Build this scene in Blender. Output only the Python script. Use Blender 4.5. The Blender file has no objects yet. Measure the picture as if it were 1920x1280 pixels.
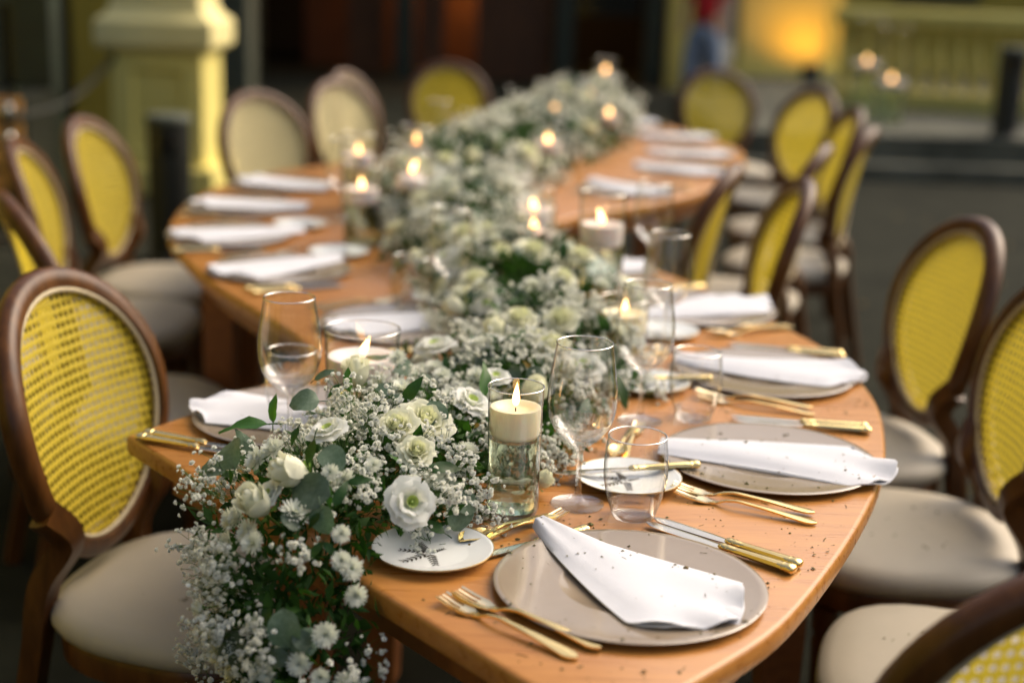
import bpy, math, random
import numpy as np
from mathutils import Vector, Matrix, noise

R = math.radians
rnd = random.Random(7)
nr = np.random.default_rng(11)

# ------------------------------------------------------------------ scene, camera, sky, sun
sc = bpy.context.scene
col = sc.collection
CAM_H, PITCH, ROLL, FPX = 1.47, R(14.7), R(2.0), 2667.0
cd = bpy.data.cameras.new('camera')
cam = bpy.data.objects.new('camera', cd)
col.objects.link(cam)
cam.matrix_world = Matrix.Translation((0, 0, CAM_H)) @ Matrix.Rotation(R(90) - PITCH, 4, 'X') @ Matrix.Rotation(ROLL, 4, 'Z')
cd.sensor_width = 36
cd.lens = FPX / 1920 * 36
cd.clip_start = .05
cd.clip_end = 600
cd.dof.use_dof = True
cd.dof.focus_distance = 1.88
cd.dof.aperture_fstop = 1.75
sc.camera = cam

w = bpy.data.worlds.new('World')
sc.world = w
w.use_nodes = True
nt = w.node_tree
bg = nt.nodes['Background']
sky = nt.nodes.new('ShaderNodeTexSky')
sky.sky_type = 'NISHITA'
sky.sun_disc = False
SUN_EL, SUN_ROT = R(43), R(57)
sky.sun_elevation = SUN_EL
sky.sun_rotation = SUN_ROT
sky.dust_density = 6.0
sky.air_density = 1.0
sky.ozone_density = 0.6
tint = nt.nodes.new('ShaderNodeMix')
tint.data_type = 'RGBA'; tint.blend_type = 'MULTIPLY'
tint.inputs['Factor'].default_value = 1
nt.links.new(sky.outputs['Color'], tint.inputs['A'])
tint.inputs['B'].default_value = (1.0, .96, .90, 1)
nt.links.new(tint.outputs['Result'], bg.inputs['Color'])
bg.inputs['Strength'].default_value = 0.14

sd = bpy.data.lights.new('sun', 'SUN')
sd.energy = 1.42
sd.angle = R(60)
sd.color = (1.0, .93, .82)
sun = bpy.data.objects.new('sun', sd)
col.objects.link(sun)
dirv = Vector((math.sin(SUN_ROT) * math.cos(SUN_EL), math.cos(SUN_ROT) * math.cos(SUN_EL), math.sin(SUN_EL)))
sun.rotation_euler = dirv.to_track_quat('Z', 'Y').to_euler()
sun.location = (0, 0, 20)

sc.render.engine = 'CYCLES'
sc.cycles.use_denoising = True
sc.cycles.max_bounces = 10
sc.cycles.diffuse_bounces = 3
sc.cycles.glossy_bounces = 4
sc.cycles.transmission_bounces = 8
sc.cycles.transparent_max_bounces = 24
sc.cycles.caustics_reflective = False
sc.cycles.caustics_refractive = False
sc.cycles.sample_clamp_indirect = 4
vs = sc.view_settings
vs.view_transform = 'Standard'
vs.look = 'None'
vs.exposure = 0.56
vs.gamma = 1.0
vs.use_curve_mapping = False

# ------------------------------------------------------------------ helpers
_fw = np.array([0, math.cos(PITCH), -math.sin(PITCH)])
_up = np.array([0, math.sin(PITCH), math.cos(PITCH)])


def _ray(x, y):
    u, v = (x - 960) / FPX, (640 - y) / FPX
    c, s = math.cos(ROLL), math.sin(ROLL)
    u, v = u * c - v * s, u * s + v * c
    return np.array([u, 0, 0]) + _up * v + _fw


def at_z(x, y, z):
    """world point at height z that a place measured on the photograph belongs to"""
    d = _ray(x, y)
    return np.array([0, 0, CAM_H]) + d * ((z - CAM_H) / d[2])


def at_y(x, y, Y):
    d = _ray(x, y)
    return np.array([0, 0, CAM_H]) + d * (Y / d[1])


def empty(name, loc=(0, 0, 0), rz=0.0):
    o = bpy.data.objects.new(name, None)
    o.empty_display_size = .05
    col.objects.link(o)
    o.location = loc
    o.rotation_euler = (0, 0, rz)
    return o


def tag(o, label=None, cat=None, group=None, kind=None):
    if label: o['label'] = label
    if cat: o['category'] = cat
    if group: o['group'] = group
    if kind: o['kind'] = kind
    return o


def mesh(name, verts, faces, mats, mi=None, smooth=True, angle=None):
    me = bpy.data.meshes.new(name)
    me.from_pydata([tuple(map(float, v)) for v in verts], [], [tuple(int(i) for i in f) for f in faces])
    for m in (mats if isinstance(mats, (list, tuple)) else [mats]):
        me.materials.append(m)
    if mi is not None:
        me.polygons.foreach_set('material_index', np.asarray(mi, dtype=np.int32))
    if smooth:
        me.polygons.foreach_set('use_smooth', [True] * len(me.polygons))
        if angle is not None:
            me.set_sharp_from_angle(angle=R(angle))
    me.update()
    return me


def mesh_np(name, verts, tris, mats, mi=None, smooth=False):
    """fast path for tens of thousands of triangles"""
    me = bpy.data.meshes.new(name)
    n, k = len(verts), len(tris)
    me.vertices.add(n)
    me.vertices.foreach_set('co', np.ascontiguousarray(verts, dtype=np.float32).ravel())
    me.loops.add(k * 3)
    me.loops.foreach_set('vertex_index', np.ascontiguousarray(tris, dtype=np.int32).ravel())
    me.polygons.add(k)
    me.polygons.foreach_set('loop_start', np.arange(0, k * 3, 3, dtype=np.int32))
    me.polygons.foreach_set('loop_total', np.full(k, 3, dtype=np.int32))
    for m in (mats if isinstance(mats, (list, tuple)) else [mats]):
        me.materials.append(m)
    if mi is not None:
        me.polygons.foreach_set('material_index', np.asarray(mi, dtype=np.int32))
    if smooth:
        me.polygons.foreach_set('use_smooth', np.ones(k, dtype=bool))
    me.update(calc_edges=True)
    me.validate()
    return me


def put(name, me, parent=None, loc=None, rot=None, mat=None, scale=None):
    o = bpy.data.objects.new(name, me)
    col.objects.link(o)
    if parent is not None: o.parent = parent
    if mat is not None:
        o.matrix_local = mat
    else:
        if loc is not None: o.location = loc
        if rot is not None: o.rotation_euler = rot
        if scale is not None: o.scale = (scale,) * 3 if not hasattr(scale, '__len__') else scale
    return o


def dup(root, loc=None, rz=None, label=None, group=None):
    r = root.copy()
    col.objects.link(r)
    if loc is not None: r.location = loc
    if rz is not None: r.rotation_euler = (0, 0, rz)
    if label: r['label'] = label
    if group: r['group'] = group
    for ch in list(root.children):
        c = ch.copy()
        col.objects.link(c)
        c.parent = r
        for g in list(ch.children):
            d = g.copy()
            col.objects.link(d)
            d.parent = c
    return r


class MB:
    """collects pieces of one mesh"""
    def __init__(s):
        s.v, s.f, s.m = [], [], []

    def add(s, verts, faces, mi=0):
        b = len(s.v)
        s.v.extend([tuple(p) for p in verts])
        for f in faces:
            s.f.append(tuple(i + b for i in f))
            s.m.append(mi)

    def box(s, x0, x1, y0, y1, z0, z1, mi=0):
        s.add([(x0, y0, z0), (x1, y0, z0), (x1, y1, z0), (x0, y1, z0), (x0, y0, z1), (x1, y0, z1), (x1, y1, z1), (x0, y1, z1)],
              [(3, 2, 1, 0), (4, 5, 6, 7), (0, 1, 5, 4), (1, 2, 6, 5), (2, 3, 7, 6), (3, 0, 4, 7)], mi)

    def lathe(s, prof, seg=32, mi=0, c=(0, 0, 0), cap=True, sx=1.0, sy=1.0):
        vs_, fs = [], []
        n = len(prof)
        for r, z in prof:
            for k in range(seg):
                a = 2 * math.pi * k / seg
                vs_.append((c[0] + r * math.cos(a) * sx, c[1] + r * math.sin(a) * sy, c[2] + z))
        for i in range(n - 1):
            for k in range(seg):
                k2 = (k + 1) % seg
                fs.append((i * seg + k, i * seg + k2, (i + 1) * seg + k2, (i + 1) * seg + k))
        if cap:
            if prof[0][0] > 1e-6: fs.append(tuple(range(seg - 1, -1, -1)))
            if prof[-1][0] > 1e-6: fs.append(tuple((n - 1) * seg + k for k in range(seg)))
        s.add(vs_, fs, mi)

    def tube(s, pts, rad, seg=8, mi=0, closed=False, cap=True, sect=None, upv=None):
        """sweep; sect = list of (a,b) offsets (times rad) along side / up; else circle"""
        pts = np.asarray(pts, float)
        n = len(pts)
        rad = np.broadcast_to(np.asarray(rad, float), (n,))
        if sect is None:
            sect = [(math.cos(2 * math.pi * k / seg), math.sin(2 * math.pi * k / seg)) for k in range(seg)]
        seg = len(sect)
        if closed:
            T = np.roll(pts, -1, 0) - np.roll(pts, 1, 0)
        else:
            T = np.gradient(pts, axis=0)
        T /= np.linalg.norm(T, axis=1)[:, None] + 1e-12
        vs_ = []
        prev = None
        for i in range(n):
            t = T[i]
            if upv is not None:
                u = np.asarray(upv[i] if np.ndim(upv) == 2 else upv, float)
            elif prev is None:
                u = np.array([0, 0, 1.]) if abs(t[2]) < .9 else np.array([1., 0, 0])
            else:
                u = prev
            u = u - t * (u @ t)
            u /= np.linalg.norm(u) + 1e-12
            prev = u
            sd_ = np.cross(t, u)
            for a, b in sect:
                vs_.append(pts[i] + (sd_ * a + u * b) * rad[i])
        fs = []
        m = n if closed else n - 1
        for i in range(m):
            j = (i + 1) % n
            for k in range(seg):
                k2 = (k + 1) % seg
                fs.append((i * seg + k, i * seg + k2, j * seg + k2, j * seg + k))
        if cap and not closed:
            fs.append(tuple(range(seg - 1, -1, -1)))
            fs.append(tuple((n - 1) * seg + k for k in range(seg)))
        s.add(vs_, fs, mi)

    def mesh(s, name, mats, smooth=True, angle=40):
        return mesh(name, s.v, s.f, mats, s.m, smooth, angle)

    def put(s, name, mats, parent=None, smooth=True, angle=40, **k):
        return put(name, s.mesh(name, mats, smooth, angle), parent, **k)


def lattice_solid(P, mask, thick, N=None):
    """solid sheet from lattice points P[i][j] (3-vectors) keeping cells where mask[i][j]; thickness downwards (-z or -N)"""
    ni, nj = len(P), len(P[0])
    idx = {}
    vs_, fs = [], []

    def vid(i, j, lo):
        key = (i, j, lo)
        if key not in idx:
            idx[key] = len(vs_)
            p = np.asarray(P[i][j], float)
            t = thick[i][j] if hasattr(thick, '__len__') else thick
            n = np.array([0, 0, 1.]) if N is None else N[i][j]
            vs_.append(tuple(p - n * t if lo else p))
        return idx[key]
    for i in range(ni - 1):
        for j in range(nj - 1):
            if not mask[i][j]: continue
            q = [(i, j), (i + 1, j), (i + 1, j + 1), (i, j + 1)]
            fs.append(tuple(vid(a, b, 0) for a, b in q))
            fs.append(tuple(vid(a, b, 1) for a, b in reversed(q)))
            for (a, b), (c_, d), (oi, oj) in (((i, j), (i + 1, j), (i, j - 1)), ((i + 1, j), (i + 1, j + 1), (i + 1, j)),
                                              ((i + 1, j + 1), (i, j + 1), (i, j + 1)), ((i, j + 1), (i, j), (i - 1, j))):
                if not (0 <= oi < ni - 1 and 0 <= oj < nj - 1) or not mask[oi][oj]:
                    fs.append((vid(a, b, 0), vid(a, b, 1), vid(c_, d, 1), vid(c_, d, 0)))
    return vs_, fs


def smoothstep(a, b, x):
    t = min(1, max(0, (x - a) / (b - a)))
    return t * t * (3 - 2 * t)


def catmull(pts, per=8, closed=False):
    pts = np.asarray(pts, float)
    n = len(pts)
    out = []
    rng = n if closed else n - 1
    for i in range(rng):
        g = (lambda k: pts[k % n]) if closed else (lambda k: pts[min(max(k, 0), n - 1)])
        p0, p1, p2, p3 = g(i - 1), g(i), g(i + 1), g(i + 2)
        for k in range(per):
            t = k / per
            out.append(.5 * ((2 * p1) + (p2 - p0) * t + (2 * p0 - 5 * p1 + 4 * p2 - p3) * t * t + (3 * p1 - p0 - 3 * p2 + p3) * t ** 3))
    if not closed: out.append(pts[-1])
    return np.array(out)


# ------------------------------------------------------------------ materials
def material(name, base=(.5, .5, .5), rough=.5, metal=0.0, spec=.5, noise_amt=0.0, noise_scale=20.0, col2=None, bump=0.0, bump_scale=200.0,
             stretch=None, coat=0.0, sheen=0.0, sss=0.0, sss_rad=(1, .5, .3), sss_scale=.01, rough_var=0.0):
    m = bpy.data.materials.new(name)
    m.use_nodes = True
    n, l = m.node_tree.nodes, m.node_tree.links
    b = n['Principled BSDF']
    b.inputs['Base Color'].default_value = (*base, 1)
    b.inputs['Roughness'].default_value = rough
    b.inputs['Metallic'].default_value = metal
    b.inputs['Specular IOR Level'].default_value = spec
    b.inputs['Coat Weight'].default_value = coat
    b.inputs['Coat Roughness'].default_value = .15
    b.inputs['Sheen Weight'].default_value = sheen
    if sss:
        b.inputs['Subsurface Weight'].default_value = sss
        b.inputs['Subsurface Radius'].default_value = sss_rad
        b.inputs['Subsurface Scale'].default_value = sss_scale
    tc = n.new('ShaderNodeTexCoord')
    mp = n.new('ShaderNodeMapping')
    l.new(tc.outputs['Object'], mp.inputs['Vector'])
    if stretch: mp.inputs['Scale'].default_value = stretch
    if col2 is not None or noise_amt or rough_var:
        nz = n.new('ShaderNodeTexNoise')
        nz.inputs['Scale'].default_value = noise_scale
        nz.inputs['Detail'].default_value = 6
        nz.inputs['Roughness'].default_value = .6
        l.new(mp.outputs['Vector'], nz.inputs['Vector'])
        if col2 is None:
            col2 = tuple(c * (1 - noise_amt) for c in base)
        rp = n.new('ShaderNodeValToRGB')
        rp.color_ramp.elements[0].position = .35
        rp.color_ramp.elements[1].position = .65
        rp.color_ramp.elements[0].color = (*col2, 1)
        rp.color_ramp.elements[1].color = (*base, 1)
        l.new(nz.outputs['Fac'], rp.inputs['Fac'])
        l.new(rp.outputs['Color'], b.inputs['Base Color'])
        if rough_var:
            mr = n.new('ShaderNodeMapRange')
            mr.inputs['To Min'].default_value = max(0.02, rough - rough_var)
            mr.inputs['To Max'].default_value = rough + rough_var
            l.new(nz.outputs['Fac'], mr.inputs['Value'])
            l.new(mr.outputs['Result'], b.inputs['Roughness'])
    if bump:
        n2 = n.new('ShaderNodeTexNoise')
        n2.inputs['Scale'].default_value = bump_scale
        n2.inputs['Detail'].default_value = 4
        l.new(mp.outputs['Vector'], n2.inputs['Vector'])
        bp = n.new('ShaderNodeBump')
        bp.inputs['Strength'].default_value = bump
        bp.inputs['Distance'].default_value = .002
        l.new(n2.outputs['Fac'], bp.inputs['Height'])
        l.new(bp.outputs['Normal'], b.inputs['Normal'])
    return m


def petal_mat(name, c1, c2, scale=60.0, trans=.3, tcol=None, rough=.6, spec=.25):
    """thin petal or leaf: principled front light plus light through it"""
    m = material(name, c1, rough, spec=spec, col2=c2, noise_scale=scale)
    n, l = m.node_tree.nodes, m.node_tree.links
    b = n['Principled BSDF']
    tr = n.new('ShaderNodeBsdfTranslucent')
    tr.inputs['Color'].default_value = (*(tcol or c1), 1)
    mx = n.new('ShaderNodeMixShader')
    mx.inputs['Fac'].default_value = trans
    l.new(b.outputs[0], mx.inputs[1])
    l.new(tr.outputs[0], mx.inputs[2])
    l.new(mx.outputs[0], n['Material Output'].inputs['Surface'])
    return m


def thin_glass(name, tint=(1, 1, 1), ior=1.5, edge=1.0):
    m = bpy.data.materials.new(name)
    m.use_nodes = True
    n, l = m.node_tree.nodes, m.node_tree.links
    n.remove(n['Principled BSDF'])
    fr = n.new('ShaderNodeFresnel')
    fr.inputs['IOR'].default_value = ior
    geo = n.new('ShaderNodeNewGeometry')
    # same fresnel on both faces of the thin wall
    flip = n.new('ShaderNodeVectorMath'); flip.operation = 'SCALE'
    mth = n.new('ShaderNodeMath'); mth.operation = 'MULTIPLY_ADD'
    l.new(geo.outputs['Backfacing'], mth.inputs[0]); mth.inputs[1].default_value = -2; mth.inputs[2].default_value = 1
    lw = n.new('ShaderNodeLayerWeight')
    lw.inputs['Blend'].default_value = .5
    pw = n.new('ShaderNodeMath'); pw.operation = 'POWER'; pw.inputs[1].default_value = 3.2
    l.new(lw.outputs['Facing'], pw.inputs[0])
    ad = n.new('ShaderNodeMath'); ad.operation = 'MULTIPLY_ADD'; ad.inputs[1].default_value = .75 * edge; ad.inputs[2].default_value = .07
    l.new(pw.outputs[0], ad.inputs[0])
    tr = n.new('ShaderNodeBsdfTransparent')
    # a thin wall seen edge-on takes away more light
    rp = n.new('ShaderNodeValToRGB')
    rp.color_ramp.elements[0].color = (*tint, 1)
    rp.color_ramp.elements[0].position = .52
    rp.color_ramp.elements[1].color = (tint[0] * .14, tint[1] * .16, tint[2] * .13, 1)
    l.new(lw.outputs['Facing'], rp.inputs['Fac'])
    l.new(rp.outputs['Color'], tr.inputs['Color'])
    gl = n.new('ShaderNodeBsdfGlossy')
    gl.inputs['Roughness'].default_value = .015
    mx = n.new('ShaderNodeMixShader')
    l.new(ad.outputs[0], mx.inputs['Fac'])
    l.new(tr.outputs[0], mx.inputs[1])
    l.new(gl.outputs[0], mx.inputs[2])
    l.new(mx.outputs[0], n['Material Output'].inputs['Surface'])
    for x in (fr, flip, mth, geo): n.remove(x)
    return m


def solid_glass(name, ior=1.45, tint=(1, 1, 1), clear=0.0):
    m = bpy.data.materials.new(name)
    m.use_nodes = True
    n, l = m.node_tree.nodes, m.node_tree.links
    n.remove(n['Principled BSDF'])
    g = n.new('ShaderNodeBsdfGlass')
    g.inputs['IOR'].default_value = ior
    g.inputs['Color'].default_value = (*tint, 1)
    g.inputs['Roughness'].default_value = 0
    t_ = n.new('ShaderNodeBsdfTransparent')
    mx = n.new('ShaderNodeMixShader')
    mx.inputs['Fac'].default_value = clear
    l.new(g.outputs[0], mx.inputs[1]); l.new(t_.outputs[0], mx.inputs[2])
    l.new(mx.outputs[0], n['Material Output'].inputs['Surface'])
    return m


def flame_mat():
    m = bpy.data.materials.new('flame')
    m.use_nodes = True
    n, l = m.node_tree.nodes, m.node_tree.links
    n.remove(n['Principled BSDF'])
    tc = n.new('ShaderNodeTexCoord')
    sp = n.new('ShaderNodeSeparateXYZ')
    l.new(tc.outputs['Object'], sp.inputs[0])
    mr = n.new('ShaderNodeMapRange')
    mr.inputs['From Min'].default_value = 0.0
    mr.inputs['From Max'].default_value = .038
    l.new(sp.outputs['Z'], mr.inputs['Value'])
    rp = n.new('ShaderNodeValToRGB')
    e = rp.color_ramp.elements
    e[0].position = 0.0; e[0].color = (1.0, .28, .04, 1)
    e[1].position = 1.0; e[1].color = (1.0, .42, .10, 1)
    x = e.new(.3); x.color = (1.0, .56, .20, 1)
    x = e.new(.65); x.color = (1.0, .60, .24, 1)
    l.new(mr.outputs['Result'], rp.inputs['Fac'])
    em = n.new('ShaderNodeEmission')
    em.inputs['Strength'].default_value = 6.5
    l.new(rp.outputs['Color'], em.inputs['Color'])
    l.new(em.outputs[0], n['Material Output'].inputs['Surface'])
    return m


M = {}
M['table'] = material('table_wood', (.48, .212, .050), .29, col2=(.385, .155, .034), noise_scale=7, stretch=(1.0, 10, 10), bump=.06, bump_scale=60, spec=.45, rough_var=.08)
M['apron'] = material('apron_wood', (.27, .098, .028), .45, col2=(.20, .068, .019), noise_scale=6, stretch=(1, 8, 8))
M['chair'] = material('chair_wood', (.112, .042, .008), .38, col2=(.058, .020, .004), noise_scale=9, stretch=(4, 4, 1), spec=.22, coat=.22)
M['cane'] = petal_mat('yellow_cane', (.73, .58, .07), (.62, .48, .04), 120, .41, (.84, .66, .055), .55)
M['cane_cream'] = petal_mat('cream_cane', (.94, .83, .47), (.88, .76, .40), 120, .35, (.90, .76, .36), .55)
M['piping'] = material('piping_beige', (.50, .42, .27), .6, col2=(.40, .33, .2), noise_scale=90)
M['seat'] = material('seat_vinyl', (.46, .405, .31), .52, col2=(.42, .37, .28), noise_scale=6, bump=.08, bump_scale=350, spec=.4)
M['charger'] = material('charger_taupe', (.31, .245, .175), .10, col2=(.285, .222, .158), noise_scale=12, spec=.6, coat=.4)
M['porcelain'] = material('porcelain', (.80, .82, .80), .09, spec=.5, noise_amt=.02)
M['gold'] = material('gold', (.90, .68, .30), .20, metal=1, noise_amt=.08, noise_scale=60, rough_var=.05)
M['steel'] = material('steel_blade', (.78, .71, .60), .14, metal=1, noise_amt=.06, noise_scale=40, rough_var=.04)
M['gold_pale'] = material('gold_tines', (.95, .78, .48), .2, metal=1, noise_amt=.05)
M['motif'] = material('motif_print', (.045, .033, .014), .4, metal=.3, noise_amt=.4, noise_scale=300)
M['goldline'] = material('gold_rim', (.60, .42, .16), .3, metal=.8, noise_amt=.1)
M['napkin'] = material('napkin_linen', (.68, .69, .735), .8, noise_amt=.05, noise_scale=14, bump=.35, bump_scale=1300, sheen=.1)
M['glass'] = thin_glass('clear_glass')
M['glass_rim'] = solid_glass('glass_rim', 1.45)
M['water'] = solid_glass('water', 1.33, (.89, .96, .86), clear=.15)
M['glass_solid'] = solid_glass('thick_glass', 1.47, clear=.62)
M['wax'] = material('ivory_wax', (.95, .89, .60), .4, sss=.25, sss_rad=(1, .6, .25), sss_scale=.02, noise_amt=.04)
M['wax_pale'] = material('pale_wax', (.90, .82, .76), .4, sss=.25, sss_rad=(1, .6, .4), sss_scale=.02, noise_amt=.04)
M['wick'] = material('wick', (.02, .015, .012), .9, noise_amt=.3)
M['flame'] = flame_mat()
M['rose'] = petal_mat('rose_petal', (.86, .85, .70), (.80, .81, .60), 25, .3, (.84, .85, .62), .55)
M['rose_in'] = petal_mat('rose_heart', (.80, .81, .54), (.82, .82, .64), 30, .3, (.80, .83, .48), .55)
M['white_petal'] = petal_mat('white_petal', (.86, .86, .83), (.80, .82, .76), 25, .35, (.85, .87, .75), .55)
M['lis_heart'] = petal_mat('lisianthus_heart', (.50, .62, .16), (.62, .70, .30), 30, .3, (.5, .65, .12), .6)
M['mum'] = petal_mat('chrysanthemum_petal', (.84, .85, .80), (.78, .80, .70), 40, .3, (.8, .84, .66), .55)
M['mum_eye'] = material('chrysanthemum_eye', (.42, .46, .08), .7, noise_amt=.4, noise_scale=400)
M['sepal'] = petal_mat('sepal', (.10, .19, .035), (.16, .26, .06), 60, .3, (.2, .35, .05))
M['gyp'] = petal_mat('baby_breath', (.93, .93, .90), (.89, .90, .83), 90, .36, (.92, .93, .82), .7)
M['gyp_stem'] = petal_mat('green_stem', (.06, .13, .025), (.10, .19, .05), 40, .2, (.1, .25, .03))
M['leaf_dark'] = petal_mat('ruscus_leaf', (.014, .045, .009), (.026, .074, .014), 18, .22, (.05, .16, .02), .42, .3)
M['leaf_mid'] = petal_mat('green_leaf', (.045, .14, .022), (.030, .10, .016), 22, .3, (.10, .30, .02), .42, .35)
M['leaf_euc'] = petal_mat('eucalyptus_leaf', (.14, .20, .135), (.08, .13, .075), 9, .2, (.10, .20, .10), .5, .4)
M['leaf_euc_dk'] = petal_mat('eucalyptus_dark', (.055, .085, .05), (.10, .14, .095), 9, .18, (.06, .12, .05), .5, .4)
M['leaf_old'] = petal_mat('withered_leaf', (.30, .20, .02), (.12, .07, .02), 40, .25, (.4, .25, .03))
M['fol'] = petal_mat('filler_foliage', (.013, .040, .007), (.035, .090, .016), 30, .22, (.05, .16, .012), .6, .15)
M['debris'] = material('flower_debris', (.13, .085, .028), .9, col2=(.13, .13, .04), noise_scale=35)
M['asphalt'] = material('asphalt', (.024, .025, .016), .95, spec=.1, col2=(.013, .014, .009), noise_scale=3.5, bump=.5, bump_scale=240)
M['step'] = material('step_stone', (.13, .13, .10), .9, spec=.2, col2=(.075, .075, .056), noise_scale=3, bump=.3, bump_scale=60)
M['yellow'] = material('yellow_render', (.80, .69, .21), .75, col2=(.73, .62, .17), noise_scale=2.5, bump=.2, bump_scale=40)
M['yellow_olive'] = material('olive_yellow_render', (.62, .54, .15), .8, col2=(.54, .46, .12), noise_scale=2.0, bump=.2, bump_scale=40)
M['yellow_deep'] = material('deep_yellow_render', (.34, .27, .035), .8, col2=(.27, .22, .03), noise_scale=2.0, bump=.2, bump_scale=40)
M['stone_pale'] = material('pale_stone_cap', (.82, .73, .34), .75, col2=(.76, .66, .29), noise_scale=3)
M['black_metal'] = material('black_metal', (.018, .020, .016), .4, noise_amt=.3, spec=.5)
M['green_wood'] = material('dark_green_paint', (.020, .032, .018), .5, col2=(.012, .018, .011), noise_scale=6)
M['grey_green'] = material('grey_green_paint', (.085, .095, .065), .7, col2=(.065, .075, .05), noise_scale=4)
M['dark_wood'] = material('dark_door_wood', (.14, .048, .010), .6, col2=(.07, .024, .006), noise_scale=4, stretch=(6, 6, .6))
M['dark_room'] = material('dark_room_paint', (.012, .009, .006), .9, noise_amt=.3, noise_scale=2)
M['orange_wood'] = material('orange_crate_wood', (.70, .36, .10), .5, col2=(.6, .28, .07), noise_scale=5, stretch=(1, 8, 8))
M['chrome'] = material('chain_steel', (.5, .48, .45), .25, metal=1, noise_amt=.2)
M['window'] = material('dark_window_glass', (.012, .013, .012), .06, spec=.6, noise_amt=.1)

# ------------------------------------------------------------------ setting: ground, steps, buildings
g = []
for (a, b) in ((-300, -300), (300, -300), (300, 500), (-300, 500)):
    g.append((a, b, 0))
tag(put('ground', mesh('ground', g, [(0, 1, 2, 3)], M['asphalt'], smooth=False)), kind='structure')

m = MB()
m.box(1.55, 14, 10.8, 11.06, -.2, .12)
tag(m.put('step', M['step'], smooth=False), kind='structure')
m = MB()
m.box(2.4, 14, 11.063, 26, -.2, .32)
m.box(1.55, 2.397, 11.063, 14.6, -.2, .32)
tag(m.put('terrace', M['step'], smooth=False), kind='structure')
for _o in (bpy.data.objects['step'], bpy.data.objects['terrace']):
    bv = _o.modifiers.new('bevel', 'BEVEL'); bv.width = .015; bv.segments = 2

# dark open restaurant front far behind
bd = empty('restaurant_building', (-1, 19, 0))
tag(bd, 'dark restaurant front with brown wooden doors standing open behind the table', 'building')


def bpart(name, mat, x0, x1, y0, y1, z0, z1, parent=bd, bev=0.0):
    mm = MB()
    ox, oy = parent.location.x, parent.location.y
    mm.box(x0 - ox, x1 - ox, y0 - oy, y1 - oy, z0, z1)
    o = mm.put(name, mat, parent, smooth=False)
    if bev:
        b_ = o.modifiers.new('bevel', 'BEVEL'); b_.width = bev; b_.segments = 2
    return o


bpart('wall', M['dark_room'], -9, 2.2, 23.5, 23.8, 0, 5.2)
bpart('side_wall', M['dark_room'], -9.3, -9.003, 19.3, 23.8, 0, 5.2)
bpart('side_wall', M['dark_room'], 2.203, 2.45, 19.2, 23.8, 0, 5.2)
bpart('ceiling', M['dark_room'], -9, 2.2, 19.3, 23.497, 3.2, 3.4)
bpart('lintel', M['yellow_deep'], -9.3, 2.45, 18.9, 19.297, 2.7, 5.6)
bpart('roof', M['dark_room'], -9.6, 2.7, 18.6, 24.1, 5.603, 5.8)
for x in (-5.6, -3.55, -1.55, 0.55, 1.72):
    bpart('post', M['green_wood'], x - .12, x + .12, 18.95, 19.2, 0, 2.697, bev=.01)
for x0, x1, y, mat in ((-2.35, -1.85, 19.5, 'dark_wood'), (-1.4, -1.05, 19.6, 'dark_wood'), (-.62, .38, 19.4, 'dark_wood'), (-4.9, -4.0, 19.7, 'dark_wood')):
    dmain = bpart('door', M[mat], x0, x1, y, y + .05, .02, 2.5)
    for zz in (.25, 1.35):
        mm = MB()
        mm.box(x0 + .1 + 1, x1 - .1 + 1, y - .012 - 19, y - .001 - 19, zz, zz + .85)
        mm.put('panel', M[mat], dmain, smooth=False)
bpart('counter', M['dark_wood'], -3.2, -.2, 21.4, 22.0, 0, 1.05)
bpart('transom_window', M['window'], .7, 1.55, 19.3, 19.32, .9, 2.5)
bpart('yellow_jamb', M['yellow'], 1.9, 2.2, 18.9, 19.19, 0, 2.69)

lp = empty('pendant_lamp', (-.35, 20.6, 0))
tag(lp, 'warm pendant lamp glowing inside the dark restaurant', 'lamp')
mm = MB(); mm.lathe([(.05, 2.32), (.20, 2.12), (.19, 2.11), (.04, 2.30)], 20); mm.put('shade', M['black_metal'], lp)
mm = MB(); mm.lathe([(0, 2.10), (.05, 2.13), (.05, 2.2), (0, 2.24)], 12); mm.put('bulb', M['flame'], lp)
mm = MB(); mm.lathe([(.006, 2.3), (.006, 3.195)], 8); mm.put('cord', M['black_metal'], lp)
ld2 = bpy.data.lights.new('pendant_glow', 'POINT')
ld2.energy = 85; ld2.color = (1, .5, .16); ld2.shadow_soft_size = .06
lo2 = bpy.data.objects.new('pendant_glow', ld2); col.objects.link(lo2); lo2.location = (-.35, 20.6, 2.02)

# grey green pillar behind the pale gate pier
pl = empty('grey_pillar', (-3.05, 15.0, 0))
tag(pl, 'plain grey green pillar standing behind the pale panelled pier', 'pillar')
bpart('shaft', M['grey_green'], -3.30, -2.80, 14.8, 15.3, .12, 4.5, pl, .02)
bpart('base', M['grey_green'], -3.36, -2.74, 14.74, 15.36, 0, .117, pl, .02)

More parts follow.
